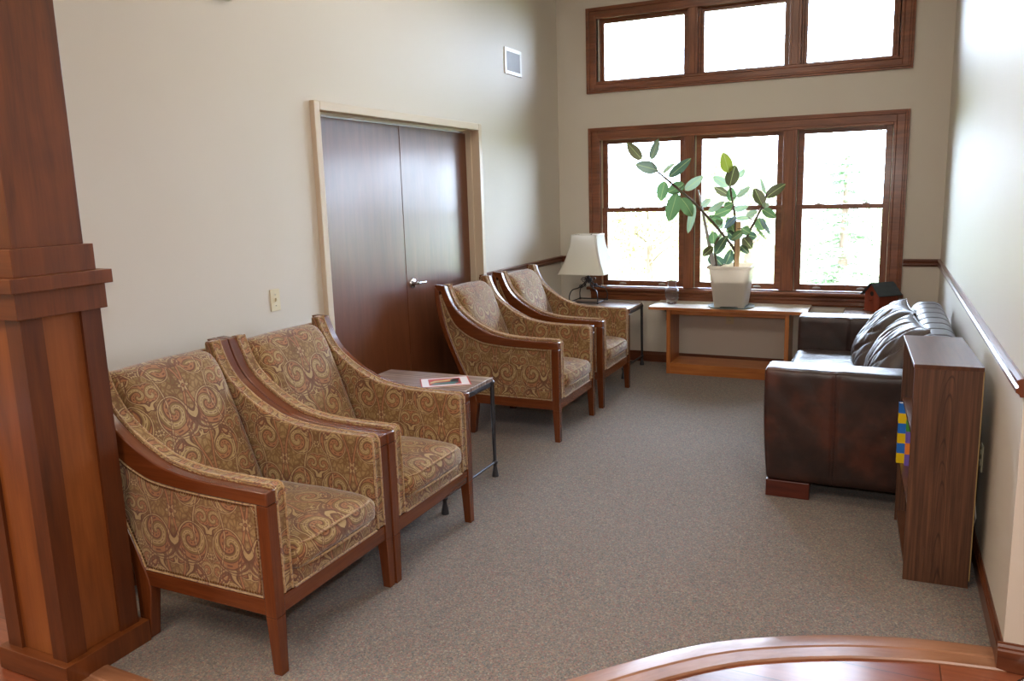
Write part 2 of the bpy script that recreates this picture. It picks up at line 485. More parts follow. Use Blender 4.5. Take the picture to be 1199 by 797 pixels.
def dup(src, loc, rz, label, group=None):
    kids = {}
    for c in bpy.data.objects:
        if c.parent is not None: kids.setdefault(c.parent, []).append(c)
    def cp(o, par):
        c = o.copy(); COL.objects.link(c)
        if par is not None: c.parent = par
        for k in kids.get(o, []): cp(k, c)
        return c
    r = cp(src, None); r.location = loc; r.rotation_euler = (0,0,rz); r['label'] = label
    if group: r['group'] = group
    return r

# ================================================================== THE SETTING
W = 3.40
CARPET = [(.0,-5.595),(.35,-5.595),(.64,-5.60),(1.05,-5.60),(1.42,-5.54),(1.72,-5.38),(1.93,-5.18),(2.078,-5.014),(2.216,-4.863),(2.365,-4.719),(2.499,-4.613),(2.641,-4.529),(2.785,-4.46),(2.929,-4.402),(3.158,-4.337),(3.395,-4.298)]
struct(obj('floor', BX(-3.5, 6.5, -11.5, 0.0, -.12, -.004), 'plank_floor', uv=None))
bm = bmesh.new(); edge = catmull([(x, y, 0) for x, y in CARPET], 4)
prism(bm, [(W, 0.0), (0.0, 0.0)] + [(p.x, p.y) for p in edge], -.01, 0.0, 'z')
struct(obj('floor_carpet', bm, 'carpet', uv=None), 'speckled brown grey carpet of the sitting area')
# curved wooden reducer strip along the carpet edge
bm = bmesh.new(); n = len(edge); rows = []
for i, p in enumerate(edge):
    t = (edge[min(i+1, n-1)]-edge[max(i-1, 0)]).normalized(); nn = Vector((t.y, -t.x, 0))
    if nn.y > 0: nn = -nn
    rows.append([bm.verts.new(p+nn*d+Vector((0,0,z))) for d, z in ((-.012,-.02),(-.012,.010),(.0,.013),(.055,.013),(.062,.009),(.115,.007),(.120,.001),(.120,-.02))])
for a, b in zip(rows, rows[1:]):
    for k in range(7): bm.faces.new((a[k], b[k], b[k+1], a[k+1]))
o = obj('trim_threshold', bm, 'threshold_wood', smooth=25, uv=None)
me = o.data; uvl = me.uv_layers.new(name='UVMap')
for p in me.polygons:
    for li in p.loop_indices:
        vi = me.loops[li].vertex_index; uvl.data[li].uv = ((vi % 8)*.02, (vi//8)*.055)
struct(o, 'curved wooden threshold strip between carpet and plank floor')

CZ = 3.95
bm = BX(-.15, 0, -5.30, -3.675, 0, CZ); box(bm, -.15, 0, -1.70, .15, 0, CZ); box(bm, -.15, 0, -3.675, -1.70, 2.19, CZ)
struct(obj('wall_left', bm, 'wall_paint', uv=None))
bm = bmesh.new()
for a in ((0,.43,0,CZ),(3.00,W,0,CZ),(.43,3.00,0,.70),(.43,3.00,2.165,2.655),(.43,3.00,3.27,CZ)): box(bm, a[0], a[1], 0, .10, a[2], a[3])
struct(obj('wall_back', bm, 'wall_paint', uv=None))
struct(obj('wall_right', BX(W, W+.15, -4.40, .15, 0, CZ), 'wall_paint', uv=None))
struct(obj('wall_hall_right', BX(W+.15, 6.5, -4.40, -4.25, 0, CZ), 'wall_paint', uv=None))
struct(obj('wall_hall_left', BX(-3.5, -.15, -5.30, -5.15, 0, CZ), 'wall_paint', uv=None))
struct(obj('wall_hall_west', BX(-3.65, -3.5, -11.5, -5.15, 0, CZ), 'wall_paint', uv=None))
struct(obj('wall_hall_east', BX(6.5, 6.65, -11.5, -4.25, 0, CZ), 'wall_paint', uv=None))
struct(obj('wall_front', BX(-3.65, 6.65, -11.65, -11.5, 0, CZ), 'wall_paint', uv=None))
struct(obj('ceiling', BX(-3.65, 6.65, -11.65, .15, CZ, CZ+.1), 'ceiling_paint', uv=None))

def molding(name, axis, a, b, at, z0, z1, d, sgn, mat='trim_wood', base=False):
    """profiled strip; axis 'x' runs along x on plane y=at, 'y' runs along y on plane x=at; sgn = into the room"""
    h = z1-z0
    if base: prof = [(0,0),(d,0),(d,.72*h),(d*.75,.78*h),(d*.75,.86*h),(d*.4,.94*h),(d*.35,h),(0,h)]
    else: prof = [(0,0),(d*.45,0),(d*.55,.14*h),(d,.24*h),(d,.44*h),(d*.7,.54*h),(d*.75,.66*h),(d*.95,.76*h),(d*.95,.9*h),(d*.4,h),(0,h)]
    bm = bmesh.new()
    if axis == 'x': prism(bm, [(at+sgn*p, z0+q) for p, q in prof], a, b, 'x')
    else: prism(bm, [(at+sgn*p, z0+q) for p, q in prof], a, b, 'y')
    return struct(obj(name, bm, mat, uv='grain'))
molding('trim_1', 'y', -4.40, 0, W, .965, 1.027, .024, -1)
molding('trim_2', 'x', 3.12, W, 0, .965, 1.027, .024, -1)
molding('trim_3', 'x', 0, .315, 0, .965, 1.027, .024, -1)
molding('trim_4', 'y', -1.68, 0, 0, .965, 1.027, .024, 1)
molding('baseboard_right', 'y', -4.40, 0, W, 0, .10, .017, -1, base=True)
molding('baseboard_back', 'x', 0, W, 0, 0, .10, .017, -1, base=True)
molding('baseboard_left', 'y', -1.68, 0, 0, 0, .10, .017, 1, base=True)
molding('baseboard_left', 'y', -5.30, -3.69, 0, 0, .10, .017, 1, base=True)
molding('baseboard_hall', 'x', W-.017, 6.5, -4.40, 0, .10, .017, -1, base=True)

# ---- double door
dr = thing('door_1', 'brown veneered double door in a beige painted frame', 'door'); del dr['category']; dr['kind'] = 'structure'
bm = bmesh.new()
for (y0, y1, z0, z1) in ((-3.69,-3.64,0,2.205),(-1.735,-1.685,0,2.205),(-3.64,-1.735,2.155,2.205)): box(bm, -.14, .032, y0, y1, z0, z1)
for (y0, y1, z0, z1) in ((-3.64,-3.625,0,2.155),(-1.75,-1.735,0,2.155),(-3.625,-1.75,2.14,2.155)): box(bm, -.14, -.035, y0, y1, z0, z1)
obj('door_frame', bm, 'frame_paint', dr, bevel=.004, uv=None)
for y0, y1 in ((-3.622,-2.692),(-2.686,-1.753)):
    lf = obj('door_leaf', BX(-.125, -.08, y0, y1, .012, 2.136), 'door_veneer', dr, bevel=.002)
    if y0 > -3:
        h = bpy.data.objects.new('lever_handle', None)
        bm = bmesh.new(); R = Matrix.Rotation(PI/2, 4, 'Y'); R.translation = Vector((-.08, -2.622, 1.052))
        lathe(bm, [(0,0),(.036,0),(.036,.006),(.031,.013),(.014,.016),(.012,.05),(.0,.05)], 28, M4=R)
        tube(bm, catmull([(-.038,-2.632,1.052),(-.030,-2.612,1.052),(-.029,-2.58,1.053),(-.030,-2.53,1.050),(-.036,-2.505,1.049)], 5), .0085, 10)
        obj('lever_handle', bm, 'chrome', lf, smooth=40, uv=None)['label'] = 'chrome lever handle on a round rose'
# ---- windows
def casing(bm, x0, x1, z0, z1, w, bottom=True):
    """mitred, stepped casing round an opening"""
    for a, d in ((0, .020), (.018, .028), (.034, .018), (w-.024, .024)):
        wd = {0:.018, .018:.016, .034:w-.058, w-.024:.024}[a]
        X0, X1, Z0, Z1 = x0+a, x1-a, z0+(a if bottom else 0), z1-a
        box(bm, X0, X0+wd, -d, 0, Z0, Z1); box(bm, X1-wd, X1, -d, 0, Z0, Z1)
        box(bm, X0+wd, X1-wd, -d, 0, Z1-wd, Z1)
        if bottom: box(bm, X0+wd, X1-wd, -d, 0, Z0, Z0+wd)
w1 = thing('window_1', 'lower triple double-hung window in dark stained wood', 'window'); del w1['category']; w1['kind'] = 'structure'
UN = [(.435,1.25),(1.345,2.125),(2.24,2.995)]
bm = bmesh.new(); casing(bm, .315, 3.115, .725, 2.255, .12, bottom=False); obj('window_frame', bm, 'window_wood', w1, bevel=.003)
for a, b in ((1.25,1.345),(2.125,2.24)):
    bm = BX(a, b, -.018, 0, .73, 2.135); box(bm, a+.02, b-.02, -.026, -.018, .73, 2.135); box(bm, a, b, 0, .10, .70, 2.165)
    obj('mullion', bm, 'window_wood', w1, bevel=.003)
bm = BX(.295, 3.135, -.075, .05, .700, .728); obj('stool', bm, 'window_wood', w1, bevel=.006, seg=3)
bm = bmesh.new(); prism(bm, [(0,.60),(-.014,.60),(-.018,.615),(-.018,.645),(-.026,.655),(-.026,.675),(-.045,.69),(-.05,.70),(0,.70)], .325, 3.105, 'x'); obj('apron', bm, 'window_wood', w1)
for a, b in UN:
    bm = bmesh.new()
    box(bm, a-.012, a, 0, .10, .728, 2.165); box(bm, b, b+.012, 0, .10, .728, 2.165); box(bm, a, b, 0, .10, 2.153, 2.165); box(bm, a, b, .0, .10, .70, .732)
    box(bm, a, a+.022, .091, .10, .732, 2.153); box(bm, b-.022, b, .091, .10, .732, 2.153)  # outer stop strips, added to keep skylight off the jamb liners
    obj('jamb', bm, 'window_wood', w1)
    bm = bmesh.new(); box(bm, a, a+.003, .022, .09, .732, 2.153); box(bm, b-.003, b, .022, .09, .732, 2.153); box(bm, a+.003, b-.003, .01, .056, 2.147, 2.153)
    obj('jamb_liner', bm, 'cream_liner', w1, uv=None)['label'] = 'cream jamb liner'
    for (z0, z1, y0, rb, rt) in ((.735,1.494,.024,.055,.042),(1.454,2.146,.057,.040,.045)):
        s = .052; bm = bmesh.new(); A, B = a+.004, b-.004
        box(bm, A, A+s, y0, y0+.033, z0, z1); box(bm, B-s, B, y0, y0+.033, z0, z1)
        box(bm, A+s, B-s, y0, y0+.033, z0, z0+rb); box(bm, A+s, B-s, y0, y0+.033, z1-rt, z1)
        sh = obj('sash', bm, 'window_wood', w1, bevel=.003)
        obj('window_pane', BX(A+s-.005, B-s+.005, y0+.014, y0+.018, z0+rb-.005, z1-rt+.005), 'window_glass', sh, uv=None)
        if z0 < 1:
            for fx in (.26, .74):
                cx = a+(b-a)*fx; bm = bmesh.new()
                prism(bm, [(cx-.036,.755),(cx-.028,.768),(cx,.774),(cx+.028,.768),(cx+.036,.755)], .010, .024, 'y'); obj('sash_lift', bm, 'nickel', sh, bevel=.003, uv=None)
            for fx in (.25, .76):
                cx = a+(b-a)*fx; bm = BX(cx-.03, cx+.03, .030, .056, 1.490, 1.500); box(bm, cx-.014, cx+.014, .034, .056, 1.50, 1.509); obj('sash_lock', bm, 'nickel', sh, bevel=.003, uv=None)
w2 = thing('window_2', 'upper triple fixed transom window in dark stained wood', 'window'); del w2['category']; w2['kind'] = 'structure'
bm = bmesh.new(); casing(bm, .305, 3.115, 2.575, 3.35, .105); obj('window_frame', bm, 'window_wood', w2, bevel=.003)
for a, b in ((1.275,1.365),(2.150,2.245)):
    bm = BX(a, b, -.018, 0, 2.68, 3.245); box(bm, a+.02, b-.02, -.026, -.018, 2.68, 3.245); box(bm, a, b, 0, .10, 2.655, 3.27); obj('mullion', bm, 'window_wood', w2, bevel=.003)
for a, b in ((.42,1.275),(1.365,2.150),(2.245,3.00)):
    bm = bmesh.new(); box(bm, a-.01, a+.002, 0, .10, 2.655, 3.27); box(bm, b-.002, b+.01, 0, .10, 2.655, 3.27); box(bm, a, b, 0, .10, 3.258, 3.27); box(bm, a, b, 0, .10, 2.655, 2.667); obj('jamb', bm, 'window_wood', w2)
    for d, s0, s1 in ((.030,0,.02),(.045,.02,.048)):
        bm = bmesh.new(); A, B, z0, z1 = a+s0, b-s0, 2.667+s0*.5, 3.258-s0
        s = s1-s0
        box(bm, A, A+s, d, d+.03, z0, z1); box(bm, B-s, B, d, d+.03, z0, z1); box(bm, A+s, B-s, d, d+.03, z0, z0+s*.7); box(bm, A+s, B-s, d, d+.03, z1-s, z1)
        sh = obj('sash', bm, 'window_wood', w2, bevel=.003)
    obj('window_pane', BX(a+.03, b-.03, .060, .064, 2.67, 3.24), 'window_glass', sh, uv=None)

# ---- column
pc = thing('column', 'square panelled cherry wood column with stepped cap in the left foreground', 'column', (.28,-5.565,0)); del pc['category']; pc['kind'] = 'structure'
def sq(name, h, z0, z1, mat='column_cherry', **k): return obj(name, BX(-h-.03, h, -h, h, z0, z1), mat, pc, bevel=.002, **k)
sq('plinth', .171, 0, .085)
sq('core', .133, .085, 1.302, 'column_panel')
bm = bmesh.new(); hs, st = .145, .075
for s1 in (-1, 1):
    for s2 in (-1, 1):
        o_ = .03 if s1 < 0 else 0; x0, x1 = sorted((s1*hs-o_, s1*(hs-st)-o_)); y0, y1 = sorted((s2*hs, s2*(hs-.012))); box(bm, x0, x1, y0, y1, .085, 1.302)
        x0, x1 = sorted((s1*hs-o_, s1*(hs-.012)-o_)); y0, y1 = sorted((s2*(hs-.012), s2*(hs-st))); box(bm, x0, x1, y0, y1, .085, 1.302)
obj('stile', bm, 'column_stile', pc)
sq('lower_band', .162, 1.302, 1.390); sq('cap', .181, 1.390, 1.438); sq('upper_band', .146, 1.438, 1.530)
sq('shaft', .125, 1.530, CZ, 'column_cherry')

# ---- small wall fittings
t = thing('return_air_grille', 'white return-air vent high on the left wall', 'vent', (0,-1.01,2.762))
bm = bmesh.new()
for a in ((-.165,-.135,-.107,.107),(.135,.165,-.107,.107),(-.135,.135,-.107,-.078),(-.135,.135,.078,.107)): box(bm, .0, .010, a[0], a[1], a[2], a[3])
obj('frame', bm, 'white_plastic', t, bevel=.002, uv=None)
bm = BX(.0, .002, -.135, .135, -.078, .078)
for i in range(22): y = -.129+i*.0123; box(bm, .002, .008, y-.0026, y+.0026, -.078, .078)
obj('grille', bm, 'grille_grey', t, uv=None)
t = thing('light_switch', 'cream light switch plate on the wall above the armchairs', 'light switch', (0,-4.088,1.133))
obj('switch_plate', BX(0, .006, -.036, .036, -.059, .059), 'ivory_plastic', t, bevel=.003, uv=None)
bm = bmesh.new(); prism(bm, [(.006,-.010),(.006,.010),(.016,.012),(.018,.004)], -.005, .005, 'y'); obj('toggle', bm, 'ivory_plastic', t, uv=None)
for z in (-.03,.03):
    bm = bmesh.new(); lathe(bm, [(0,0),(.003,0),(.002,.0015),(0,.0015)], 10, M4=Matrix.Translation((.006,0,z)) @ Matrix.Rotation(PI/2,4,'Y')); obj('screw', bm, 'chrome', t, uv=None)
def outlet(loc, rz, label):
    t = thing('wall_outlet', label, 'outlet', loc, rz)
    obj('outlet_plate', BX(0, .006, -.036, .036, -.059, .059), 'ivory_plastic', t, bevel=.003, uv=None)
    for z in (-.024, .024):
        bm = bmesh.new(); prism(bm, [(math.cos(a)*.015, z+math.sin(a)*.0135) for a in [i*PI/8 for i in range(16)]], .006, .0085, 'x'); r = obj('receptacle', bm, 'ivory_plastic', t, uv=None)
        bm = BX(.0085, .009, -.007, -.005, z-.004, z+.006); box(bm, .0085, .009, .005, .007, z-.004, z+.006); obj('slot', bm, 'dark_slot', r, uv=None)
outlet((W,-3.50,.465), PI, 'cream wall outlet on the right wall beside the tall bookcase')
outlet((1.69,0,.462), -PI/2, 'cream wall outlet low on the back wall under the console table')
t = thing('wall_box', 'white box at the very top edge of the left wall', 'wall box', (0,-4.29,2.635))
obj('cover', BX(0, .04, -.06, .06, -.012, .14), 'white_plastic', t, bevel=.004, uv=None); obj('base', BX(0, .012, -.066, .066, -.014, .146), 'white_plastic', t, bevel=.002, uv=None)
t = thing('door_stop', 'small domed metal door stop on the plank floor', 'door stop', (3.47,-4.475,-.004))
bm = bmesh.new(); lathe(bm, [(0,.0),(.026,.0),(.027,.006),(.022,.02),(.012,.028),(0,.030)], 24); obj('dome', bm, 'chrome', t, smooth=50, uv=None)
bm = bmesh.new(); lathe(bm, [(.028,.0),(.034,.0),(.034,.004),(.028,.006),(.027,.006)], 24); obj('rubber_ring', bm, 'dark_slot', t, smooth=50, uv=None)

# ================================================================== ARMCHAIRS (local x: 0 = .62 m from the wall, facing +x)
XO = .62
def L2(p): return [(x-XO, z) for x, z in p]
def cm2(p, k=5): return [(v.x, v.y) for v in catmull([(a, b, 0) for a, b in p], k)]
T_OUT = L2([(.165,1.046),(.247,1.041),(.268,.982),(.300,.918),(.342,.866),(.39,.826),(.46,.780),(.53,.745),(.60,.717),(.72,.695),(.86,.687),(1.092,.684)])
T_IN = L2([(.190,1.002),(.214,1.000),(.231,.950),(.258,.885),(.294,.812),(.334,.760),(.40,.712),(.469,.680),(.548,.656),(.70,.642),(.86,.637),(1.092,.634)])
S_OUT = L2([(.165,1.035),(.168,.94),(.203,.76),(.268,.59),(.333,.44),(.376,.32),(.392,.22),(.394,.10),(.395,0)])
S_IN = L2([(.200,1.0),(.206,.94),(.246,.76),(.311,.59),(.380,.44),(.440,.31),(.470,.22),(.456,.10),(.442,0)])
tO = [T_OUT[0]] + cm2(T_OUT[1:], 5); tI = [T_IN[0]] + cm2(T_IN[1:], 5)
sO, sI = cm2(S_OUT, 4), cm2(S_IN, 4)
def offset(poly, d):
    out = []; n = len(poly)
    for i in range(n):
        a, b, c = Vector(poly[i-1]), Vector(poly[i]), Vector(poly[(i+1) % n])
        n1 = (b-a); n2 = (c-b)
        if n1.length < 1e-6 or n2.length < 1e-6: out.append(tuple(b)); continue
        n1 = Vector((-n1.y, n1.x)).normalized(); n2 = Vector((-n2.y, n2.x)).normalized(); m = (n1+n2)
        m = m/max(m.length, .3)*1.0; out.append(tuple(b+m.normalized()*d/max(.5, m.normalized().dot(n1))))
    return out
def make_chair():
    t = thing('armchair', '', 'armchair')
    for s in (-1, 1):
        a, b = (s*.309, s*.357)
        bm = bmesh.new(); strip(bm, tO, tI, a, b); obj('arm_rail', bm, 'chair_cherry', t, bevel=.005, smooth=35)
        bm = bmesh.new(); strip(bm, sO, sI, a+s*.0006, b-s*.0006); obj('leg', bm, 'chair_cherry', t, bevel=.004, smooth=35)['label'] = 'curved rear leg running up into the back post'
        bm = bmesh.new(); prism(bm, L2([(1.043,.220),(1.092,.220),(1.092,.6335),(1.043,.6335)]), a, b)
        q = [bm.verts.new((x-XO, y, z)) for z in (.22, 0) for x, y in ((1.043,a),(1.092,a),(1.092,b),(1.043,b))]
        for v, (dx, dy) in zip(q[4:], ((.012,s*.008),(0,s*.008),(0,-s*.002),(.012,-s*.002))): v.co.x += dx; v.co.y += dy
        bm.faces.new(q[:4]); bm.faces.new(q[4:][::-1])
        for i in range(4): bm.faces.new((q[i], q[(i+1)%4], q[4+(i+1)%4], q[4+i]))
        obj('leg', bm, 'chair_cherry', t, bevel=.003)['label'] = 'tapered front leg'
        y0, y1 = sorted((s*.322, s*.353)); obj('side_rail', BX(.445-XO, 1.045-XO, y0, y1, .222, .284), 'chair_cherry', t, bevel=.003)
        # upholstered outside panel with piping and nails
        top = [p for p in tI if p[0] > .219-XO]
        poly = top[:-1] + [(1.043-XO, .634), (1.043-XO, .284), (.452-XO, .284)] + [p for p in sI[::-1] if .31 < p[1] < .985]
        bm = bmesh.new(); prism(bm, poly, s*.312, s*.3495); pn = obj('side_panel', bm, 'paisley_cloth', t, uv='box')
        area = sum(poly[i-1][0]*poly[i][1]-poly[i][0]*poly[i-1][1] for i in range(len(poly)))
        ins = offset(poly, .006 if area > 0 else -.006)
        ins = [p for p in ins]
        bm = bmesh.new(); tube(bm, [(x, s*.351, z) for x, z in ins], .0042, 6, closed=True); obj('piping', bm, 'piping_cloth', pn, smooth=60, uv=None)
        ins2 = offset(poly, .0155 if area > 0 else -.0155)
        ins2 = [p for p in ins2 if p[1] < .90]
        bm = bmesh.new(); acc = 0; P = [Vector((x, 0, z)) for x, z in ins2]+[Vector((ins2[0][0], 0, ins2[0][1]))]
        for p, q2 in zip(P, P[1:]):
            Ls = (q2-p).length
            if Ls < 1e-6 or (p.z > .80 and q2.z > .80): continue
            d = acc
            while d < Ls:
                c = p+(q2-p)*(d/Ls); c.y = s*.3495; m = [bm.verts.new(c+Vector((math.cos(k*PI/3)*.005, 0, math.sin(k*PI/3)*.005))) for k in range(6)]
                tip = bm.verts.new(c+Vector((0, s*.0035, 0)))
                for k in range(6): bm.faces.new((m[k], m[(k+1)%6], tip))
                d += .0125
            acc = d-Ls
        o = obj('nail_trim', bm, 'brass_nails', pn, smooth=80, uv=None); o['label'] = 'row of small round brass upholstery nails'
        # inner arm
        crv = [(x+.002, z+.006) for x, z in tO[1:] if x < 1.05-XO]
        poly = [(.205-XO, 1.045)] + crv + L2([(1.062,.692),(1.078,.686),(1.087,.670),(1.088,.60),(1.088,.290),(.60,.290),(.44,.36),(.34,.60),(.25,.80),(.205,.97)])
        a, b = s*.256, s*.311
        bm = bmesh.new(); prism(bm, poly, a, b); ia = obj('inner_arm', bm, 'paisley_cloth', t, bevel=.010, seg=3, smooth=35, uv='box')
        pp = [(x, z+.001) for x, z in crv] + L2([(1.062,.694),(1.080,.687),(1.089,.670),(1.090,.60),(1.090,.296)])
        bm = bmesh.new()
        tube(bm, [(x, s*.304, z) for x, z in pp], .0045, 6); tube(bm, [(x-.001, s*.263, z-.001) for x, z in pp], .0045, 6)
        obj('piping', bm, 'piping_cloth', ia, smooth=60, uv=None)
    obj('front_rail', BX(1.050-XO, 1.086-XO, -.311, .311, .222, .286), 'chair_cherry', t, bevel=.003)
    bm = bmesh.new(); soft(bm, (.80-XO,0,.318), (.288,.258,.036), .012, (8,8,3)); dk = obj('seat_deck', bm, 'paisley_cloth', t, smooth=60, uv='box')
    bm = bmesh.new(); tube(bm, [(1.089-XO,-.25,.292),(1.089-XO,.25,.292)], .0045, 6); obj('piping', bm, 'piping_cloth', dk, smooth=60, uv=None)
    obj('rear_rail', BX(.42-XO, .45-XO, -.311, .311, .235, .29), 'chair_cherry', t, bevel=.003)
    # seat cushion
    def seat(p, q):
        z = p.z
        front = max(0, q[0]); crown = (1-q[0]**4)*(1-q[1]**4)
        if z > 0: z += .026*crown
        else: z -= .0
        x = p.x+.022*front**3*(1-q[1]**2*.9)*(1-abs(q[2])**2*.5)
        z -= .012*front**4*(abs(q[1])**3)
        return Vector((x, p.y*(1-.03*front**6), z+.004*noise.noise(Vector((p.x*7, p.y*7, 3)))))
    bm = bmesh.new(); soft(bm, (.812-XO,0,.402), (.292,.253,.050), .036, (22,20,10), seat); sc = obj('seat_cushion', bm, 'paisley_cloth', t, smooth=80, uv='box')
    def loop(z0, dz):
        pts = []
        for i in range(60):
            a = 2*PI*i/60; c, s_ = math.cos(a), math.sin(a); k = 1/((abs(c)**7+abs(s_)**7)**(1/7))
            p = Vector((c*k*.289, s_*k*.249, dz)); q = (p.x/.292, p.y/.253, dz/.05)
            v = seat(p, q)+Vector((.812-XO, 0, .402)); v.z = .402+dz-(.012*max(0,q[0])**4*abs(q[1])**3)+(.008*(1-q[1]**2) if dz > 0 else 0); pts.append(v)
        return pts
    bm = bmesh.new(); tube(bm, loop(0, .040), .005, 6, closed=True); tube(bm, loop(0, -.042), .005, 6, closed=True); obj('piping', bm, 'piping_cloth', sc, smooth=60, uv=None)
    # back cushion, leaning
    ang = math.atan2(.235, .60)
    def back(p, q):
        x = p.x+.020*(1-q[1]**4)*(1-q[2]**4)*(1 if p.x > 0 else .2)
        z = p.z+ (.010*(1-q[1]**2) if p.z > 0 else 0)
        lean = (z+.31)
        rollback = max(0, (z-.20)/.11)
        x -= .028*rollback**2
        return Vector((x*math.cos(ang)-lean*math.sin(ang), p.y, x*math.sin(ang)+lean*math.cos(ang)))
    bm = bmesh.new(); soft(bm, (.462-XO,0,.420), (.055,.254,.334), .045, (8,18,22), back); obj('back_cushion', bm, 'paisley_cloth', t, smooth=80, uv='box')
    bm = bmesh.new(); strip(bm, [(x+.012, z-.026) for x, z in sO if z > .27], [(x+.036, z-.026) for x, z in sO if z > .27], -.312, .312); obj('back_panel', bm, 'paisley_cloth', t, smooth=35, uv='box')
    return t
GC = 'paisley armchairs along the left wall'
ch = make_chair(); ch.location = (XO, -5.033, 0); ch['group'] = GC
ch['label'] = 'paisley armchair nearest the wooden column, its nail-trimmed side panel facing out'
dup(ch, (XO+.006, -4.318, 0), 0, 'paisley armchair second from the column, right against the small table with the magazine', GC)
dup(ch, (XO-.050, -2.290, 0), 0, 'paisley armchair standing in front of the double door, beyond the magazine table', GC)
dup(ch, (XO-.048, -1.405, 0), 0, 'paisley armchair farthest from the column, next to the table lamp', GC)

# ================================================================== END TABLES
def make_table():
    """top .72 (x) by .60 (y), .605 high; origin at the centre"""
    t = thing('end_table', '', 'end table')
    hx, hy = .355, .300
    bm = BX(-hx, hx, -hy, hy, .583, .605); obj('table_top', bm, 'table_laminate', t, bevel=.002)
    bm = bmesh.new()
    for s in (-1, 1): box(bm, -hx+.012, hx-.012, s*(hy-.012)-.008, s*(hy-.012)+.008, .552, .583); box(bm, s*(hx-.012)-.008, s*(hx-.012)+.008, -hy+.02, hy-.02, .552, .583)
    obj('top_frame', bm, 'iron', t, bevel=.003, uv=None)
    for sx in (-1, 1):
        for sy in (-1, 1):
            x, y = sx*(hx-.005), sy*(hy-.005)
            bm = bmesh.new(); tube(bm, [(x, y, .57), (x, y, .40), (x+sx*.002, y, .10), (x+sx*.002, y, .075)], [.0125,.0125,.0105,.0105], 10)
            lathe(bm, [(0,.592),(.010,.590),(.0165,.580),(.0165,.572),(.012,.562),(.0125,.556)], 14, (x, y))
            lathe(bm, [(.011,.10),(.017,.094),(.017,.082),(.011,.076),(.011,.062),(.015,.040),(.021,.006),(.021,0),(0,0)], 12, (x+sx*.002, y))
            obj('leg', bm, 'iron', t, smooth=50, uv=None)
    bm = bmesh.new()
    for sx in (-1, 1): tube(bm, [(sx*(hx-.004), -hy+.01, .088), (sx*(hx-.004), hy-.01, .088)], .0075, 8)
    tube(bm, [(-hx+.004, 0, .088), (hx-.004, 0, .088)], .0075, 8)
    obj('stretcher', bm, 'iron', t, smooth=50, uv=None)
    return t
GT = 'iron-framed end tables'
tb = make_table(); tb.location = (.560,-3.648,0); tb['group'] = GT
tb['label'] = 'end table with black iron legs and a magazine on top, between the two armchair pairs'
dup(tb, (.545,-.480,0), 0, 'end table in the far left corner carrying the table lamp', GT)
dup(tb, (3.040,-.365,0), 0, 'end table beyond the leather sofa carrying the birdhouse', GT)

# magazine
mg = thing('magazine', 'glossy magazine with red border lying on the near end table', 'magazine', (.712,-3.548,.6055), math.radians(35))
obj('pages', BX(-.138, .138, -.103, .103, 0, .004), 'page_paper', mg, uv=None)
plain('mag_red', srgb(190,40,48), .3); plain('mag_white', srgb(228,226,230), .3); plain('mag_teal', srgb(70,120,120), .3); plain('mag_dark', srgb(44,36,44), .3); plain('mag_yellow', srgb(214,196,130), .3)
cv = obj('cover', BX(-.140, .140, -.105, .105, .004, .0052), 'mag_red', mg, uv=None)
obj('white_border', BX(-.134, .132, -.099, .099, .0052, .0056), 'mag_white', cv, uv=None)
obj('picture', BX(-.095, .088, -.070, .074, .0056, .0060), 'mag_red', cv, uv=None)
bm = bmesh.new(); prism(bm, [(-.09,-.062),(.05,-.066),(.082,-.03),(.06,.0),(.0,-.012),(-.06,-.02)], .0060, .0063, 'z'); obj('teal_shape', bm, 'mag_teal', cv, uv=None)
bm = bmesh.new(); prism(bm, [(-.088,-.03),(-.05,.0),(.01,.01),(.05,.03),(.044,.052),(-.01,.036),(-.06,.03),(-.086,.0)], .0060, .0065, 'z'); obj('pale_figure', bm, 'mag_yellow', cv, uv=None)
bm = bmesh.new(); prism(bm, [(.03,-.01),(.07,-.02),(.084,.05),(.05,.06),(.03,.03)], .0060, .0067, 'z'); obj('dark_figure', bm, 'mag_dark', cv, uv=None)

# ================================================================== TABLE LAMP
lp = thing('table_lamp', 'table lamp with white square flared shade on scrolled black iron base', 'lamp', (.385,-.255,.6055))
bm = bmesh.new(); h = .14
tube(bm, [(-h,-h,.012),(h,-h,.012),(h,h,.012),(-h,h,.012)], .006, 8, closed=True)
for sx in (-1, 1):
    for sy in (-1, 1):
        lathe(bm, [(0,.0),(.009,.002),(.012,.010),(.010,.020),(.006,.024),(0,.025)], 10, (sx*h, sy*h))
        tube(bm, catmull([(sx*h, sy*h, .012),(sx*h*1.02, sy*h*1.02, .07),(sx*h*.86, sy*h*.86, .125),(sx*h*.5, sy*h*.5, .145),(sx*.018, sy*.018, .20),(sx*.012, sy*.012, .225)], 6), .0058, 8)
        # scroll
        pts = []
        for i in range(26):
            a = i*.42; r = .030*(1-i/32); pts.append((sx*(.045+r*math.cos(a))*.72, sy*(.045+r*math.cos(a))*.72, .215+r*math.sin(a)))
        tube(bm, pts, .0036, 6)
        pts = []
        for i in range(20):
            a = PI+i*.45; r = .022*(1-i/26); pts.append((sx*(.075+r*math.cos(a))*.72, sy*(.075+r*math.cos(a))*.72, .160+r*math.sin(a)))
        tube(bm, pts, .0034, 6)
obj('base', bm, 'iron', lp, smooth=60, uv=None)['label'] = 'scrolled black wrought iron base'
bm = bmesh.new(); tube(bm, [(0,0,.18),(0,0,.40)], .007, 10); lathe(bm, [(.0,.22),(.016,.222),(.020,.235),(.016,.25),(.008,.255)], 14); lathe(bm, [(.016,.36),(.018,.40),(.014,.42),(0,.42)], 14)
obj('pole', bm, 'iron', lp, smooth=50, uv=None)
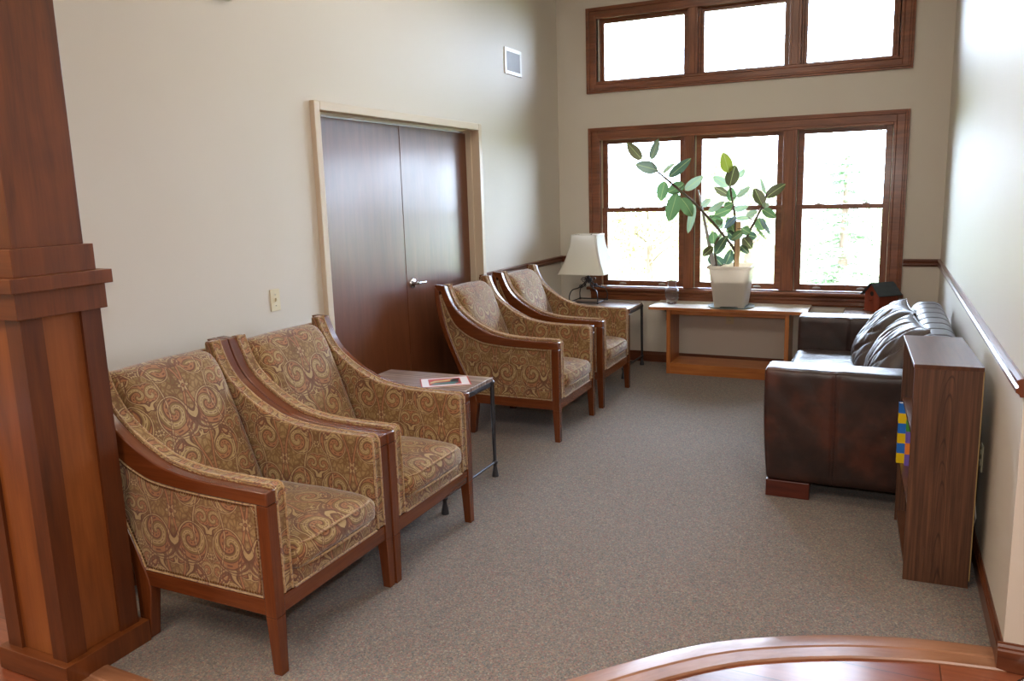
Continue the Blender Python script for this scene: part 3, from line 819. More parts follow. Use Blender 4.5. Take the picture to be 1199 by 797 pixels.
bm = bmesh.new(); lathe(bm, [(.014,.42),(.026,.45),(.030,.48),(.024,.51),(.0,.522)], 18); obj('light_bulb', bm, 'white_plastic', lp, smooth=60, uv=None)
bm = bmesh.new(); rings = []
N = 14
for t_ in (0, 1):
    for i in range(N+1):
        f = i/N; z = .285+.365*f; hw = .128+(.232-.128)*((1-f)**1.75) - t_*.0025; hw *= 1
        cut = .020*(1-f*.4); P_ = []
        for cx, cy in ((1,-1),(1,1),(-1,1),(-1,-1)):
            if cx*cy < 0: q = [(cx*(hw-cut), cy*hw), (cx*hw, cy*(hw-cut))] if cx > 0 else [(cx*(hw-cut), cy*hw), (cx*hw, cy*(hw-cut))]
            else: q = [(cx*hw, cy*(hw-cut)), (cx*(hw-cut), cy*hw)] if cx > 0 else [(cx*hw, cy*(hw-cut)), (cx*(hw-cut), cy*hw)]
            P_ += q
        P_ = sorted(P_, key=lambda p: math.atan2(p[1], p[0]))
        rings.append([bm.verts.new((x, y, z)) for x, y in P_])
for base in (0, N+1):
    for i in range(N):
        a, b = rings[base+i], rings[base+i+1]
        for k in range(8): bm.faces.new((a[k], a[(k+1)%8], b[(k+1)%8], b[k]))
for i in (0, N):
    a, b = rings[i], rings[N+1+i]
    for k in range(8): bm.faces.new((a[k], a[(k+1)%8], b[(k+1)%8], b[k]))
sh = obj('lamp_shade', bm, 'shade_linen', lp, smooth=30, uv=None); sh['label'] = 'white linen bell-curved square lampshade'
for z, hw, cut in ((.650,.1275,.012),(.2855,.2325,.020)):
    bm = bmesh.new()
    pts = [(hw-cut,-hw,z),(hw,-hw+cut,z),(hw,hw-cut,z),(hw-cut,hw,z),(-hw+cut,hw,z),(-hw,hw-cut,z),(-hw,-hw+cut,z),(-hw+cut,-hw,z)]
    tube(bm, pts, .0035, 6, closed=True); obj('shade_trim', bm, 'white_plastic', sh, smooth=60, uv=None)
bm = bmesh.new()
for a in range(4): tube(bm, [(0,0,.628),(.126*(1 if a==0 else -1 if a==1 else 0), .126*(1 if a==2 else -1 if a==3 else 0), .646)], .0025, 6)
tube(bm, catmull([(.012,0,.40),(.05,0,.46),(.055,0,.54),(.01,0,.625)], 5), .0025, 6); tube(bm, catmull([(-.012,0,.40),(-.05,0,.46),(-.055,0,.54),(-.01,0,.625)], 5), .0025, 6)
obj('harp', bm, 'iron', lp, smooth=60, uv=None)

# ================================================================== CONSOLE TABLE
cn = thing('console_table', 'long oak console table under the window, its reflection painted into the top', 'table', (1.725,-.25,0))
XL, XR = 1.205-1.725, 2.265-1.725
obj('table_top', BX(1.043-1.725, 2.408-1.725, -.225, .215, .586, .614), ['bench_laminate_sheen'], cn, bevel=.002)['label'] = 'laminate table top whitened with the window reflection'
bm = bmesh.new()
box(bm, 1.0425-1.725, 2.4085-1.725, -.2265, -.2245, .587, .612); box(bm, 2.4078-1.725, 2.4092-1.725, -.224, .214, .587, .612); box(bm, 1.0418-1.725, 1.0432-1.725, -.224, .214, .587, .612)
obj('edge_band', bm, 'bench_oak', cn, uv='grain')['label'] = 'oak edge banding of the top'
for x in (XL, XR-.036): obj('side_panel', BX(x, x+.036, -.21, .13, 0, .586), 'bench_oak', cn, bevel=.002)
obj('apron_rail', BX(XL+.036, XR-.036, -.19, -.165, .545, .586), 'bench_oak', cn, bevel=.002)
obj('kick_board', BX(XL+.036, XR-.036, -.208, -.185, 0, .098), 'bench_oak', cn, bevel=.002)
obj('lower_shelf', BX(XL+.036, XR-.036, -.185, .125, .078, .098), 'bench_oak', cn)
for x in (XL-.005, XR+.001):
    bm = BX(x, x+.004, -.208, -.182, .49, .582); box(bm, x-.012 if x < 0 else x, x+.004 if x < 0 else x+.016, -.208, -.182, .572, .585); obj('angle_bracket', bm, 'iron', cn, uv=None)

# vase
vs = thing('vase', 'small clear glass vase on the left end of the console table', 'vase', (1.205,-.26,.6142))
prof = [(0,.002),(.036,.002),(.042,.006),(.050,.035),(.060,.075),(.065,.105),(.060,.135),(.045,.160),(.037,.175),(.036,.190),(.044,.208),(.047,.214)]
prof2 = [(.0445,.213),(.0415,.207),(.033,.190),(.034,.175),(.042,.160),(.057,.135),(.062,.105),(.057,.075),(.046,.036),(.038,.012),(0,.012)]
bm = bmesh.new(); lathe(bm, prof+prof2, 40); bo = obj('body', bm, 'vase_glass', vs, smooth=60, uv=None)
bm = bmesh.new()
for k in range(20):
    a = 2*PI*k/20
    tube(bm, [((.0505+.011*min(1,f*1.6))*math.cos(a+f*.5), (.0505+.011*min(1,f*1.6))*math.sin(a+f*.5), .040+f*.065) for f in (0,.25,.5,.75,1)], [.001,.003,.0035,.003,.001], 5)
obj('cut_pattern', bm, 'vase_glass', bo, smooth=60, uv=None)['label'] = 'ribbed cut-glass band'

# ================================================================== RUBBER PLANT
pl = thing('potted_rubber_plant', 'leggy rubber plant staked in a square white plastic pot on the console table', 'potted plant', (1.752,-.30,.6142))
PO = Vector((1.752,-.30,.6142))
def rsq(h, r, z, seg=5):
    out = []
    for cx, cy, a0 in ((1,1,0),(-1,1,PI/2),(-1,-1,PI),(1,-1,3*PI/2)):
        for i in range(seg+1): a = a0+PI/2*i/seg; out.append((cx*(h-r)+r*math.cos(a), cy*(h-r)+r*math.sin(a), z))
    return out
def loft(bm, rings, close0=True, close1=True):
    V = [[bm.verts.new(p) for p in r] for r in rings]; n = len(V[0])
    for a, b in zip(V, V[1:]):
        for k in range(n): bm.faces.new((a[k], a[(k+1)%n], b[(k+1)%n], b[k]))
    if close0: bm.faces.new(V[0])
    if close1: bm.faces.new(V[-1])
bm = bmesh.new()
loft(bm, [rsq(.130,.03,.016), rsq(.135,.03,.03), rsq(.175,.04,.345), rsq(.192,.045,.350), rsq(.192,.045,.372), rsq(.186,.045,.376), rsq(.180,.045,.372), rsq(.172,.04,.345), rsq(.128,.03,.030)])
for sx in (-1, 1):
    for sy in (-1, 1):
        x0, x1 = sorted((sx*.128, sx*.078)); y0, y1 = sorted((sy*.128, sy*.078)); box(bm, x0, x1, y0, y1, .007, .018)
obj('pot', bm, 'pot_plastic', pl, smooth=35, uv=None)['label'] = 'white translucent square pot with rolled rim'
bm = bmesh.new(); loft(bm, [rsq(.126,.03,.034), rsq(.1525,.034,.235), rsq(.12,.03,.240)]); obj('soil', bm, 'soil', pl, uv=None)
bm = bmesh.new(); lathe(bm, [(0,.0),(.175,.0),(.200,.006),(.204,.012),(.198,.012),(.172,.006),(0,.006)], 48); obj('saucer', bm, 'saucer_green', pl, smooth=40, uv=None)
LEAVES = [(0.956, -0.399, 1.933, 0.832, 2.073, 0.091, 'o'), (1.058, -0.433, 1.928, 1.116, 2.091, 0.065, 'g'), (1.087, -0.357, 1.83, 0.911, 1.884, 0.101, 'g'), (1.161, -0.42, 1.802, 1.273, 1.875, 0.041, 'p'), (1.224, -0.443, 1.769, 1.41, 1.909, 0.073, 'd'), (1.347, -0.356, 1.653, 1.501, 1.76, 0.073, 'p'), (1.125, -0.221, 1.725, 1.077, 1.563, 0.101, 'm'), (1.305, -0.252, 1.699, 1.162, 1.632, 0.101, 'm'), (1.244, -0.261, 1.617, 1.165, 1.382, 0.112, 'm'), (1.323, -0.402, 1.572, 1.422, 1.427, 0.106, 'm'), (1.413, -0.32, 1.517, 1.367, 1.278, 0.057, 'p'), (1.501, -0.388, 1.507, 1.582, 1.566, 0.053, 'p'), (1.568, -0.415, 1.462, 1.692, 1.54, 0.049, 'p'), (1.733, -0.432, 1.792, 1.695, 1.945, 0.091, 'y'), (1.74, -0.404, 1.677, 1.785, 1.836, 0.101, 'o'), (1.781, -0.219, 1.746, 1.836, 1.809, 0.045, 'p'), (1.696, -0.244, 1.674, 1.576, 1.755, 0.073, 'p'), (1.702, -0.25, 1.592, 1.584, 1.666, 0.065, 'o'), (1.734, -0.252, 1.544, 1.728, 1.657, 0.077, 'm'), (1.802, -0.41, 1.582, 1.912, 1.658, 0.049, 'p'), (1.693, -0.379, 1.493, 1.762, 1.522, 0.061, 'm'), (1.597, -0.297, 1.425, 1.729, 1.474, 0.069, 'm'), (1.66, -0.27, 1.367, 1.525, 1.404, 0.077, 'm'), (1.739, -0.238, 1.468, 1.86, 1.493, 0.053, 'p'), (1.77, -0.231, 1.391, 1.921, 1.41, 0.041, 'p'), (1.798, -0.437, 1.413, 1.7, 1.314, 0.049, 'b'), (1.713, -0.302, 1.276, 1.819, 1.214, 0.077, 'd'), (1.761, -0.285, 1.275, 1.708, 1.398, 0.089, 'm'), (1.596, -0.328, 1.174, 1.59, 1.282, 0.077, 'm'), (1.634, -0.414, 1.098, 1.729, 1.245, 0.073, 'd'), (1.609, -0.337, 1.123, 1.658, 1.257, 0.061, 'p'), (1.607, -0.437, 1.151, 1.526, 1.078, 0.065, 'o'), (1.65, -0.217, 0.976, 1.586, 1.056, 0.081, 'd'), (1.559, -0.235, 0.981, 1.583, 1.083, 0.081, 'd'), (1.7, -0.318, 0.997, 1.753, 1.122, 0.073, 'd'), (2.009, -0.382, 1.508, 1.938, 1.642, 0.081, 'o'), (2.014, -0.224, 1.598, 1.972, 1.73, 0.032, 'p'), (2.036, -0.311, 1.571, 2.174, 1.67, 0.081, 'o'), (1.995, -0.231, 1.464, 2.103, 1.396, 0.069, 'm'), (1.952, -0.24, 1.383, 2.004, 1.291, 0.085, 'm'), (1.994, -0.328, 1.387, 2.072, 1.256, 0.032, 'b'), (1.96, -0.352, 1.314, 2.051, 1.213, 0.02, 'm'), (1.875, -0.304, 1.251, 1.951, 1.23, 0.073, 'd'), (1.853, -0.348, 1.227, 1.924, 1.139, 0.077, 'o'), (1.845, -0.418, 1.161, 1.906, 1.1, 0.053, 'd'), (1.846, -0.381, 1.31, 1.91, 1.269, 0.073, 'm'), (1.651, -0.249, 1.304, 1.609, 1.377, 0.061, 'p'), (1.894, -0.449, 1.419, 1.971, 1.457, 0.045, 'p'), (2.041, -0.448, 1.484, 2.046, 1.528, 0.051, 'p'), (1.791, -0.297, 1.357, 1.691, 1.275, 0.061, 'm'), (1.848, -0.387, 1.28, 1.769, 1.219, 0.061, 'm')]
STEMS = [([(1.802,.86),(1.79,1.082),(1.656,1.277),(1.436,1.517),(1.213,1.708),(1.084,1.822)],.0105,-.33),([(1.775,.85),(1.779,1.03),(1.781,1.359),(1.754,1.521),(1.727,1.673),(1.717,1.80)],.0085,-.33),
         ([(1.79,.85),(1.799,1.061),(1.879,1.236),(1.974,1.437),(2.015,1.526),(2.035,1.60)],.0085,-.31),([(1.64,.85),(1.62,.991),(1.607,1.153),(1.677,1.277)],.007,-.33)]
allst = []
for pts, r, y in STEMS:
    c = catmull([(x, y+.012*math.sin(i*2.1), z) for i, (x, z) in enumerate(pts)], 6); allst += c
    bm = bmesh.new(); tube(bm, [p-PO for p in c], [r*1.3*(1-.30*i/len(c)) for i in range(len(c))], 8); obj('stem', bm, 'stem_bark', pl, smooth=60, uv=None)
rl = random.Random(11)
for (x0, y0, z0, x1, z1, w, k) in LEAVES:
    bm = bmesh.new(); uvd = {}
    a = Vector((x0, y0, z0)); b = Vector((x1, y0+rl.uniform(-.05,.05), z1)); b = b+(b-a)*.06; a = a-(b-a)*.05; w *= 1.12; ax = b-a; Lg = ax.length; ax.normalize()
    side = ax.cross(Vector((0,1,0))).normalized(); nrm = side.cross(ax).normalized()
    roll = rl.uniform(-.45,.45); wt = w/max(.75, math.cos(roll)); 
    s = side*math.cos(roll)+nrm*math.sin(roll); nn = ax.cross(s).normalized()
    if nn.y > 0: nn = -nn
    if k in 'ogp' and rl.random() < .8: s = -s
    bend = rl.uniform(-.12,.12)*Lg; fold = rl.uniform(.08,.28); NL, NW = 12, 3; grid = []
    for i in range(NL+1):
        f = i/NL; hw = wt*.5*(math.sin(PI*min(1, f**.85))**.62 if 0 < f < 1 else 0.012)
        row = []
        for j in range(-NW, NW+1):
            g = j/NW; p = a+ax*(Lg*f)+s*(hw*g)+nn*(abs(g)*hw*fold+bend*math.sin(PI*f)); v = bm.verts.new(p-PO); uvd[v] = (hw*g, f*Lg); row.append(v)
        grid.append(row)
    for i in range(NL):
        for j in range(2*NW):
            f = bm.faces.new((grid[i][j], grid[i][j+1], grid[i+1][j+1], grid[i+1][j])); f.smooth = True
    n0 = len(bm.faces)
    c = min([p for p in allst if p.z < z0+.06 and p.z > .97] or allst, key=lambda p: (p-a).length); m = (a+c)/2+Vector((0,0,-.008))
    tube(bm, [c-PO, m-PO, a-PO+ax*.004], [.0036,.0032,.0028], 5)
    bm.faces.ensure_lookup_table()
    for f in bm.faces[n0:]: f.material_index = 1; f.smooth = True
    layer = bm.loops.layers.uv.new('UVMap')
    for f in bm.faces:
        for l in f.loops: l[layer].uv = uvd.get(l.vert, (0, 0))
    me = bpy.data.meshes.new('leaf'); bm.to_mesh(me); bm.free()
    me.materials.append(M['leaf_'+k]); me.materials.append(M['stem_bark'])
    link(bpy.data.objects.new('leaf', me), pl)
bm = bmesh.new(); R = Matrix.Rotation(math.radians(1.0), 4, 'Y'); box(bm, -.020, .020, -.010, .010, 0, 1, None)
for v in bm.verts: v.co = Vector((1.795-1.752+v.co.x+(v.co.z)*.014, -.345+.30+v.co.y, .03+v.co.z*.722))
obj('wooden_stake', bm, 'stake_wood', pl, bevel=.002)['label'] = 'raw wooden stake'
plain('weathered_slat', srgb(176,170,168), .5)
bm = bmesh.new(); box(bm, -1, 1, -.004, .004, 0, 1)
for v in bm.verts:
    f = v.co.z; hw = .024-.012*max(0, (f-.1))/.9 if f < .99 else .006; v.co = Vector((1.61+(1.443-1.61)*f-1.752+v.co.x*hw, .02+v.co.y, .25+(1.646-.6142-.25)*f))
obj('pale_slat', bm, 'weathered_slat', pl, uv=None)['label'] = 'pale pointed support slat leaning left'

# ================================================================== LEATHER SOFA
sf = thing('leather_sofa', 'dark brown leather sofa against the right wall', 'sofa', (2.90,-2.09,0))
SO = Vector((2.90,-2.09,0))
def arm(yc, name='arm'):
    def fn(p, q):
        x, y, z = p.x, p.y, p.z
        f = (1-q[2])/2                                   # 0 top .. 1 bottom
        if x < 0: x -= .010*math.sin(PI*(1-f))*min(1, -q[0]*1.2); x += .020*f*max(0, -q[0])**4
        seam = math.exp(-((x+.085)/.007)**2)
        y *= 1-.05*seam+.03*(1-q[2]**2)*(1-seam)
        if z > 0: z -= .003*seam
        nz = noise.noise(Vector((x*6, z*6, yc)))*.006+noise.noise(Vector((x*16, z*20, yc+3)))*.002
        y += math.copysign(nz, y) if abs(q[1]) > .9 else 0
        if q[2] > .9: z += noise.noise(Vector((x*9, y*9, yc)))*.004
        return Vector((x, y, z))
    bm = bmesh.new(); soft(bm, (2.855-SO.x, yc-SO.y, .403), (.440,.105,.310), .022, (64,8,26), fn); o = obj(name, bm, 'sofa_leather', sf, smooth=70, uv=None)
    bm = bmesh.new()
    for s in (-1, 1): tube(bm, [(x-SO.x, yc+s*.098-SO.y, .703) for x in (2.43,2.6,2.8,3.0,3.27)], .0045, 6)
    tube(bm, [(2.77-SO.x, yc-.103-SO.y, .10), (2.77-SO.x, yc-.1125-SO.y, .40), (2.77-SO.x, yc-.104-SO.y, .700)], .0028, 6)
    obj('welt', bm, 'sofa_leather', o, smooth=60, uv=None)
arm(-2.995); arm(-1.205)
bm = bmesh.new(); soft(bm, (2.83-SO.x, 0, .20), (.385,.80,.11), .015, (10,10,4)); obj('base', bm, 'sofa_leather', sf, smooth=60, uv=None)
for k, yc in enumerate((-2.50,-1.70)):
    def fn(p, q):
        z = p.z
        if z > 0:
            z += .022*(1-q[0]**4)*(1-q[1]**4)
            z += .011*(noise.noise(Vector((p.x*5+k*9, p.y*17, 0)))) + .006*noise.noise(Vector((p.x*9, p.y*34, k)))
        x = p.x-(.018*(1-q[2]**2)+.008*noise.noise(Vector((p.y*11, p.z*12, k)))) if p.x < -.3 else p.x
        return Vector((x, p.y, z))
    bm = bmesh.new(); soft(bm, (2.765-SO.x, yc-SO.y, .375), (.350,.393,.095), .05, (40,44,8), fn); o = obj('seat_cushion', bm, 'cushion_leather', sf, smooth=80, uv=None)
    bm = bmesh.new(); tube(bm, [(2.418-SO.x, yc-.36-SO.y, .44), (2.412-SO.x, yc-SO.y, .442), (2.418-SO.x, yc+.36-SO.y, .44)], .005, 6); obj('welt', bm, 'sofa_leather', o, smooth=60, uv=None)
def fn(p, q):
    y = p.y; ch_ = abs(((y/.20) % 1.0)-.5)*2          # 1 at a channel line
    g = .016*max(0, (ch_-.86)/.14)**1.5
    x, z = p.x, p.z
    if z > 0 or x < 0: x += g*(1 if x < 0 else -.3); z -= g*max(0, q[2])
    x += .06*(q[2]+1)*.5                                # leans to the wall
    return Vector((x, y, z))
bm = bmesh.new(); soft(bm, (3.200-SO.x, 0, .575), (.105,.79,.285), .085, (14,160,18), fn); obj('backrest', bm, 'cushion_leather', sf, smooth=80, uv=None)['label'] = 'channelled leather backrest with rolled top'
for x, y in ((2.435,-3.095),(2.435,-1.18),(3.10,-3.095),(3.10,-1.18)): obj('foot', BX(x-SO.x, x+.225-SO.x, y-SO.y, y+.085-SO.y, 0, .093), 'sofa_foot', sf, bevel=.004)

def pillow(loc, label, seed, w=.62, h=.50, t=.19, lean=.62, rz=0.0, twist=0.0):
    N1, N2 = 64, 44; bm = bmesh.new(); G = []
    for s in (1, -1):
        g = []
        for i in range(N1+1):
            row = []
            for j in range(N2+1):
                u, v = -1+2*i/N1, -1+2*j/N2
                th = t*.5*((max(0, 1-abs(u)**2.6))**.55)*((max(0, 1-abs(v)**2.6))**.55)
                pinch = 1-.07*(1-u*u)*(abs(v)**3); pinch2 = 1-.07*(1-v*v)*(abs(u)**3)
                wr = .022*noise.noise(Vector((u*3.2+v*.6+seed, v*1.0-u*.5, seed*2+s)))-.020*max(0, 1-abs(noise.noise(Vector((u*3.4+v*1.2+seed, v*.9, 5+s))))*9)+.006*noise.noise(Vector((u*9+seed, v*3, 9)))
                edge_ = (1-abs(u)**6)*(1-abs(v)**6)
                row.append(bm.verts.new((s*(th+wr*edge_), u*w/2*pinch2, v*h/2*pinch)))
            g.append(row)
        G.append(g)
        for i in range(N1):
            for j in range(N2): bm.faces.new((g[i][j], g[i+1][j], g[i+1][j+1], g[i][j+1]))
    bmesh.ops.remove_doubles(bm, verts=bm.verts, dist=.0005)
    Rm = Matrix.Rotation(rz, 4, 'Z') @ Matrix.Rotation(lean, 4, 'Y') @ Matrix.Rotation(twist, 4, 'X')
    bmesh.ops.transform(bm, matrix=Rm, verts=bm.verts)
    t_ = thing('throw_cushion', label, 'cushion', loc, 0, 'leather cushions on the sofa')
    o = obj('cover', bm, 'cushion_leather', t_, smooth=80, uv=None)
    bm = bmesh.new(); pts = []
    for i in range(80):
        a = 2*PI*i/80; c, s_ = math.cos(a), math.sin(a); k = 1/((abs(c)**9+abs(s_)**9)**(1/9)); u, v = c*k, s_*k
        pts.append(Rm @ Vector((0, u*w/2*(1-.07*(1-min(1,v*v))*(abs(u)**3)), v*h/2*(1-.07*(1-min(1,u*u))*(abs(v)**3)))))
    tube(bm, pts, .005, 6, closed=True); obj('welt', bm, 'sofa_leather', t_, smooth=60, uv=None)
pillow((2.985,-1.72,.662), 'rumpled leather cushion on the sofa, the one nearer the window', 2.0, w=.64, h=.54, t=.24, lean=.64, rz=.06)
pillow((3.055,-2.36,.655), 'rumpled leather cushion on the sofa, the one nearer the bookcase', 6.3, w=.58, h=.51, t=.24, lean=.52, rz=.12)

# ================================================================== BIRDHOUSE
bh = thing('birdhouse', 'small red-brown wooden birdhouse with dark shingle roof on the far end table', 'birdhouse', (2.965,-.185,.6055), math.radians(-47.8))
# local +x along the gable front, front faces -y
w_, d_, e_, a_ = .082, .095, .155, .235
bm = bmesh.new(); prism(bm, [(-w_,0),(w_,0),(w_,e_),(0,a_),(-w_,e_)], -d_, d_, 'y'); obj('body', bm, 'birdhouse_wood', bh, bevel=.002)
for z, r in ((.150,.020),):
    bm = bmesh.new(); prism(bm, [(math.cos(k*PI/10)*r, z+math.sin(k*PI/10)*r) for k in range(20)], -d_-.001, -d_+.002, 'y'); obj('entrance_hole', bm, 'dark_slot', bh, uv=None)
bm = bmesh.new(); tube(bm, [(0,-d_+.002,.098),(0,-d_-.032,.098)], .0055, 10); obj('perch', bm, 'birdhouse_wood', bh, smooth=50, uv='grain')
for s in (-1, 1):
    dx, dz = w_, -(a_-e_); L_ = math.hypot(dx, dz); ux, uz = dx/L_, dz/L_; nx, nz = -uz, ux
    bm = bmesh.new()
    for i, (f0, f1) in enumerate(((-.0,.42),(.38,.80),(.76,1.28))):
        lift = .010-.003*i; p = [(s*(ux*L_*f0+nx*(.002)), a_+uz*L_*f0+nz*.002), (s*(ux*L_*f1+nx*(.002)), a_+uz*L_*f1+nz*.002), (s*(ux*L_*f1+nx*(.007+.004)), a_+uz*L_*f1+nz*(.011)), (s*(ux*L_*f0+nx*.007), a_+uz*L_*f0+nz*.007)]
        prism(bm, p, -d_-.022, d_+.022, 'y')
    obj('roof', bm, 'dark_roof', bh, uv=None)
bm = BX(-w_-.008, w_+.008, -d_-.008, d_+.008, 0, .008); obj('floor_board', bm, 'birdhouse_wood', bh)

# ================================================================== BOOKCASE
BKA = .040
bk = thing('bookcase', 'low walnut laminate bookcase standing end-on beside the leather sofa', 'bookcase', (3.100,-3.845,0), BKA)
bw, bd, bhh, th = .245, .660, .938, .018
for y0 in (0, bd-th): obj('side_panel', BX(0, bw, y0, y0+th, 0, bhh-th), 'shelf_walnut', bk, bevel=.001)
obj('top_panel', BX(-.003, bw+.002, -.003, bd+.003, bhh-th, bhh), 'shelf_edge', bk, bevel=.0015)
for z in (.055,.316,.636): obj('shelf', BX(.006, bw-.006, th, bd-th, z-.016, z), 'shelf_edge', bk)
obj('kick_plate', BX(.012, .024, th, bd-th, 0, .039), 'shelf_edge', bk)
plain('hardboard', srgb(176,148,96), .7)
obj('back_panel', BX(bw+.001, bw+.005, .006, bd-.006, .03, bhh-th-.002), 'hardboard', bk, uv=None)['label'] = 'thin tan hardboard back'
def book(x0, x1, y0, th_, h, label, cols):
    """upright book: local frame of the bookcase; striped cover"""
    z0 = .3162; R = Matrix.Rotation(BKA, 4, 'Z'); base = Vector((3.100,-3.845,0)) + (R @ Vector((x0, y0, z0)))
    t_ = thing('book', label, 'book', base, BKA, 'picture books on the middle bookcase shelf')
    L_ = x1-x0
    obj('pages', BX(.004, L_, .003, th_-.003, .002, h-.002), 'page_paper', t_, uv=None)
    bm = bmesh.new(); n = len(cols); ms = []
    for c in cols:
        if c not in ms: ms.append(c)
    for i, c in enumerate(cols):
        a, b = h*i/n, h*(i+1)/n; n0 = len(bm.faces)
        box(bm, 0, L_+.002, 0, .0025, a, b); box(bm, 0, L_+.002, th_-.0025, th_, a, b); box(bm, 0, .0025, .0025, th_-.0025, a, b)
        bm.faces.ensure_lookup_table()
        for f in bm.faces[n0:]: f.material_index = ms.index(c)
    obj('cover', bm, ms, t_, uv=None)
plain('bk_yellow', srgb(240,205,20), .35); plain('bk_blue', srgb(40,120,215), .35); plain('bk_green', srgb(70,150,60), .35); plain('bk_purple', srgb(120,96,190), .35)
plain('bk_orange', srgb(244,140,60), .35); plain('bk_pale', srgb(196,206,170), .35); plain('bk_sky', srgb(150,190,210), .35); plain('bk_lime', srgb(150,190,110), .35)
book(-.010, .19, .592, .030, .300, 'tall book with yellow and blue striped cover on the bookcase shelf', ['bk_yellow','bk_blue','bk_yellow','bk_blue','bk_yellow','bk_blue'])
book(.024, .20, .558, .030, .285, 'book with purple, orange and green blocks beside the yellow and blue one', ['bk_purple','bk_orange','bk_purple','bk_green','bk_orange'])
book(.048, .21, .528, .026, .265, 'pale green and light blue book, the shortest on the bookcase shelf', ['bk_pale','bk_pale','bk_lime','bk_sky','bk_pale'])
pf = thing('picture_board', 'dark board with pale edge wedged behind the bookcase against the wall', 'board', (3.372,-3.50,.10), 0)
plain('board_dark', srgb(60,26,22), .4)
Rb = Matrix.Rotation(math.radians(45), 4, 'X')
bm = BX(-.006, .004, -.09, .09, -.09, .09, M4=Matrix.Translation((0,0,.13)) @ Rb); obj('panel', bm, 'board_dark', pf, uv=None)
bm = BX(.004, .008, -.092, .092, -.092, .092, M4=Matrix.Translation((0,0,.13)) @ Rb); obj('backing', bm, 'page_paper', pf, uv=None)

# ================================================================== OUTSIDE
def outm(name, c1, c2):
    a = Mat(name); n = a.noise(a.geo(), 1.5, 3); a.set(color=a.mix(n, c1, c2), rough=.9, spec=.1); M[name] = a.m
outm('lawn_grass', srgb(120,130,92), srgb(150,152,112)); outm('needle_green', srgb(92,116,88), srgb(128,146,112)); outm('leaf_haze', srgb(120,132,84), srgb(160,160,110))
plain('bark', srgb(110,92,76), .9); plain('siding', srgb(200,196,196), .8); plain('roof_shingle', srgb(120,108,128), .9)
struct(obj('ground', BX(-40, 40, .16, 70, -.75, -.6), 'lawn_grass', uv=None))
def conifer(x, y, h, r, seed, label):
    rg = random.Random(seed); t_ = thing('spruce_tree', label, 'tree', (x, y, -.6), 0, 'pale trees outside the window')
    bm = bmesh.new(); tube(bm, [(0,0,0),(0.02,0,h*.5),(0,0,h)], [.12,.07,.015], 8); obj('trunk', bm, 'bark', t_, smooth=60, uv=None)
    bm = bmesh.new(); z = .25
    while z < h:
        R_ = r*(1-z/h)**.85+.05; nb = 9
        for k in range(nb):
            a = rg.uniform(0, 2*PI); Lb = R_*rg.uniform(.7,1.1); d = Vector((math.cos(a), math.sin(a), rg.uniform(-.25,.12)))
            for m in range(int(4+Lb*9)):
                f = (m+1)/(4+Lb*9); c = Vector((0,0,z))+d*Lb*f+Vector((0,0,-.12*f*f*Lb))
                for q in range(2):
                    u = Vector((rg.uniform(-1,1), rg.uniform(-1,1), rg.uniform(-.5,.2))).normalized()*rg.uniform(.06,.15); v = d.cross(u).normalized()*.02
                    vs_ = [bm.verts.new(c-v), bm.verts.new(c+v), bm.verts.new(c+u+v*.3), bm.verts.new(c+u-v*.3)]; bm.faces.new(vs_)
        z += .14+.02*h/3
    obj('foliage', bm, 'needle_green', t_, uv=None)
def broadleaf(x, y, h, r, seed, label):
    rg = random.Random(seed); t_ = thing('leafy_tree', label, 'tree', (x, y, -.6), 0, 'pale trees outside the window')
    bm = bmesh.new(); tube(bm, [(0,0,0),(.05,0,h*.4),(0,0,h*.8)], [.10,.07,.02], 8)
    for k in range(7):
        a = rg.uniform(0, 6.28); z = h*rg.uniform(.25,.6); tube(bm, [(0,0,z),(math.cos(a)*r*.4, math.sin(a)*r*.4, z+.3),(math.cos(a)*r*.8, math.sin(a)*r*.8, z+.5)], [.03,.02,.008], 6)
    obj('trunk', bm, 'bark', t_, smooth=60, uv=None)
    bm = bmesh.new()
    for cl in range(26):
        while True:
            c = Vector((rg.uniform(-1,1), rg.uniform(-1,1), rg.uniform(-1,1)))
            if c.length < 1: break
        c = Vector((c.x*r, c.y*r, h*.58+c.z*h*.38))
        for q in range(70):
            p = c+Vector((rg.gauss(0,.16), rg.gauss(0,.16), rg.gauss(0,.13))); u = Vector((rg.uniform(-1,1), rg.uniform(-1,1), rg.uniform(-1,1))).normalized()*.045; v = u.orthogonal().normalized()*.03
            bm.faces.new([bm.verts.new(p-u), bm.verts.new(p+v), bm.verts.new(p+u), bm.verts.new(p-v)])
    obj('foliage', bm, 'leaf_haze', t_, uv=None)
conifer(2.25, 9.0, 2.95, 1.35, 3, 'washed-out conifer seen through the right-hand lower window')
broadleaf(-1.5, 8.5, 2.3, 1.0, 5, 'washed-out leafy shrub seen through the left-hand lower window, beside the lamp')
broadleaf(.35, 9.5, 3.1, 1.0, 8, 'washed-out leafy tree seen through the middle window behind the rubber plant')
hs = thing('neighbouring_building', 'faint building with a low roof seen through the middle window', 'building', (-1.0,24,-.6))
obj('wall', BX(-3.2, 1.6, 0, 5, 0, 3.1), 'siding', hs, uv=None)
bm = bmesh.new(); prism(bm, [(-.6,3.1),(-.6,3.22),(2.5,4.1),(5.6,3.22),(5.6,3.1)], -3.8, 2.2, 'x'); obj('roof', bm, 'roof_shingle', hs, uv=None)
obj('gutter', BX(-3.8, 2.2, -.72, -.6, 3.06, 3.2), 'gutter', hs, uv=None)

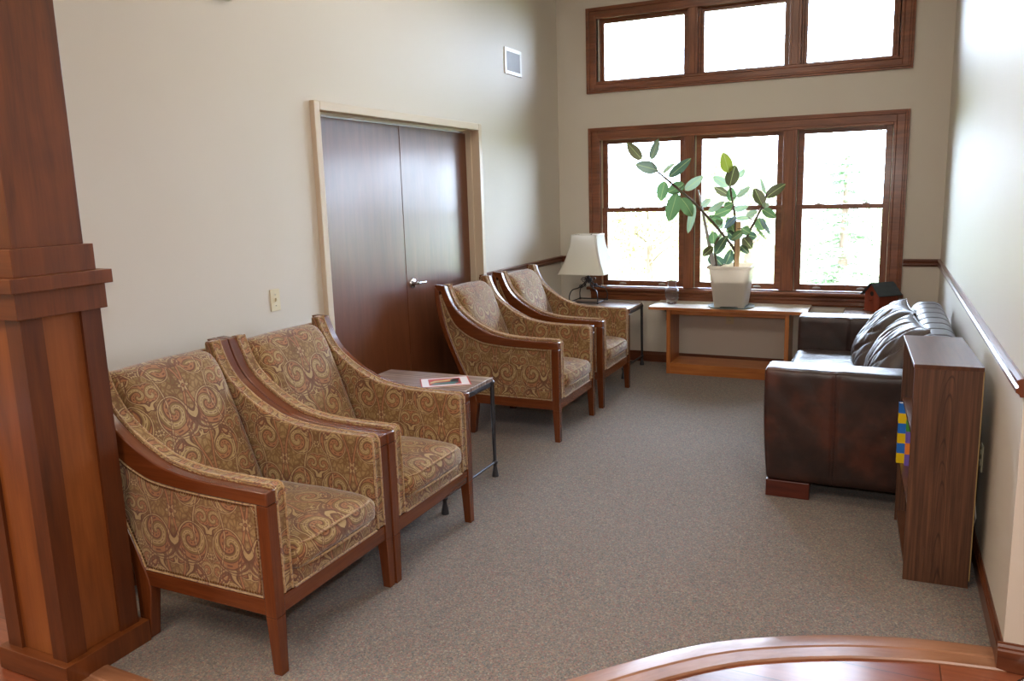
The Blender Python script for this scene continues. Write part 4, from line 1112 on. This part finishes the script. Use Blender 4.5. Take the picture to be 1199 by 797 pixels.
# ================================================================== LIGHT, CAMERA
wd = bpy.data.worlds.new('World'); SC.world = wd; wd.use_nodes = True; nt = wd.node_tree
bg = nt.nodes['Background']; bg.inputs[0].default_value = (.66,.80,1.0,1); bg.inputs[1].default_value = SKY = 29.0
def area(name, loc, rot, sx, sy, power, col, spread=180):
    l = bpy.data.lights.new(name, 'AREA'); l.shape = 'RECTANGLE'; l.size = sx; l.size_y = sy; l.energy = power; l.color = col; l.spread = math.radians(spread)
    o = bpy.data.objects.new(name, l); COL.objects.link(o); o.location = loc; o.rotation_euler = rot; return o
area('hall_ceiling_lamp', (1.2,-8.0,CZ-.05), (0,0,0), 1.6, 1.6, 85, (1,.90,.78))
area('hall_ceiling_lamp', (4.6,-7.2,CZ-.05), (0,0,0), 1.6, 1.6, 70, (1,.90,.80))
area('sitting_area_fill', (1.7,-3.1,CZ-.05), (0,0,0), 1.8, 1.8, 32, (1,.90,.76))  # unseen fill light, added overhead to lift the far wall
area('hall_ceiling_lamp', (-1.6,-7.4,CZ-.05), (0,0,0), 1.4, 1.4, 90, (1,.82,.62))
fl = bpy.data.lights.new('camera_flash', 'AREA'); fl.shape = 'RECTANGLE'; fl.size = .06; fl.size_y = .03; fl.energy = 22; fl.color = (1,.97,.93)
cam = bpy.data.cameras.new('Camera'); co = bpy.data.objects.new('Camera', cam); COL.objects.link(co)
rt = Vector((0.9110265, 0.41147637, -0.02679395)); up = Vector((-0.04654086, 0.16717218, 0.98482862)); fw = Vector((-0.40971291, 0.89595796, -0.17144874))
Rc = Matrix((rt, up, -fw)).transposed().to_4x4(); Rc.translation = Vector((2.9588,-7.289,1.6656)); co.matrix_world = Rc
cam.sensor_width = 36; cam.lens = 910.4711*36/1199; cam.shift_x = -19.9037/1199; cam.shift_y = -14.9657/1199; cam.clip_start = .05
SC.camera = co
fo = bpy.data.objects.new('camera_flash', fl); COL.objects.link(fo); Rf = Rc.copy(); Rf.translation = Rc.translation+up*.17-rt*.03; fo.matrix_world = Rf
SC.view_settings.view_transform = 'Standard'; SC.view_settings.look = 'None'; SC.view_settings.gamma = 1; SC.view_settings.exposure = .15; SC.view_settings.use_curve_mapping = False
SC.cycles.use_denoising = True; SC.cycles.max_bounces = 8; SC.cycles.diffuse_bounces = 5; SC.cycles.transparent_max_bounces = 12; SC.cycles.caustics_reflective = False; SC.cycles.caustics_refractive = False; SC.cycles.sample_clamp_indirect = 20
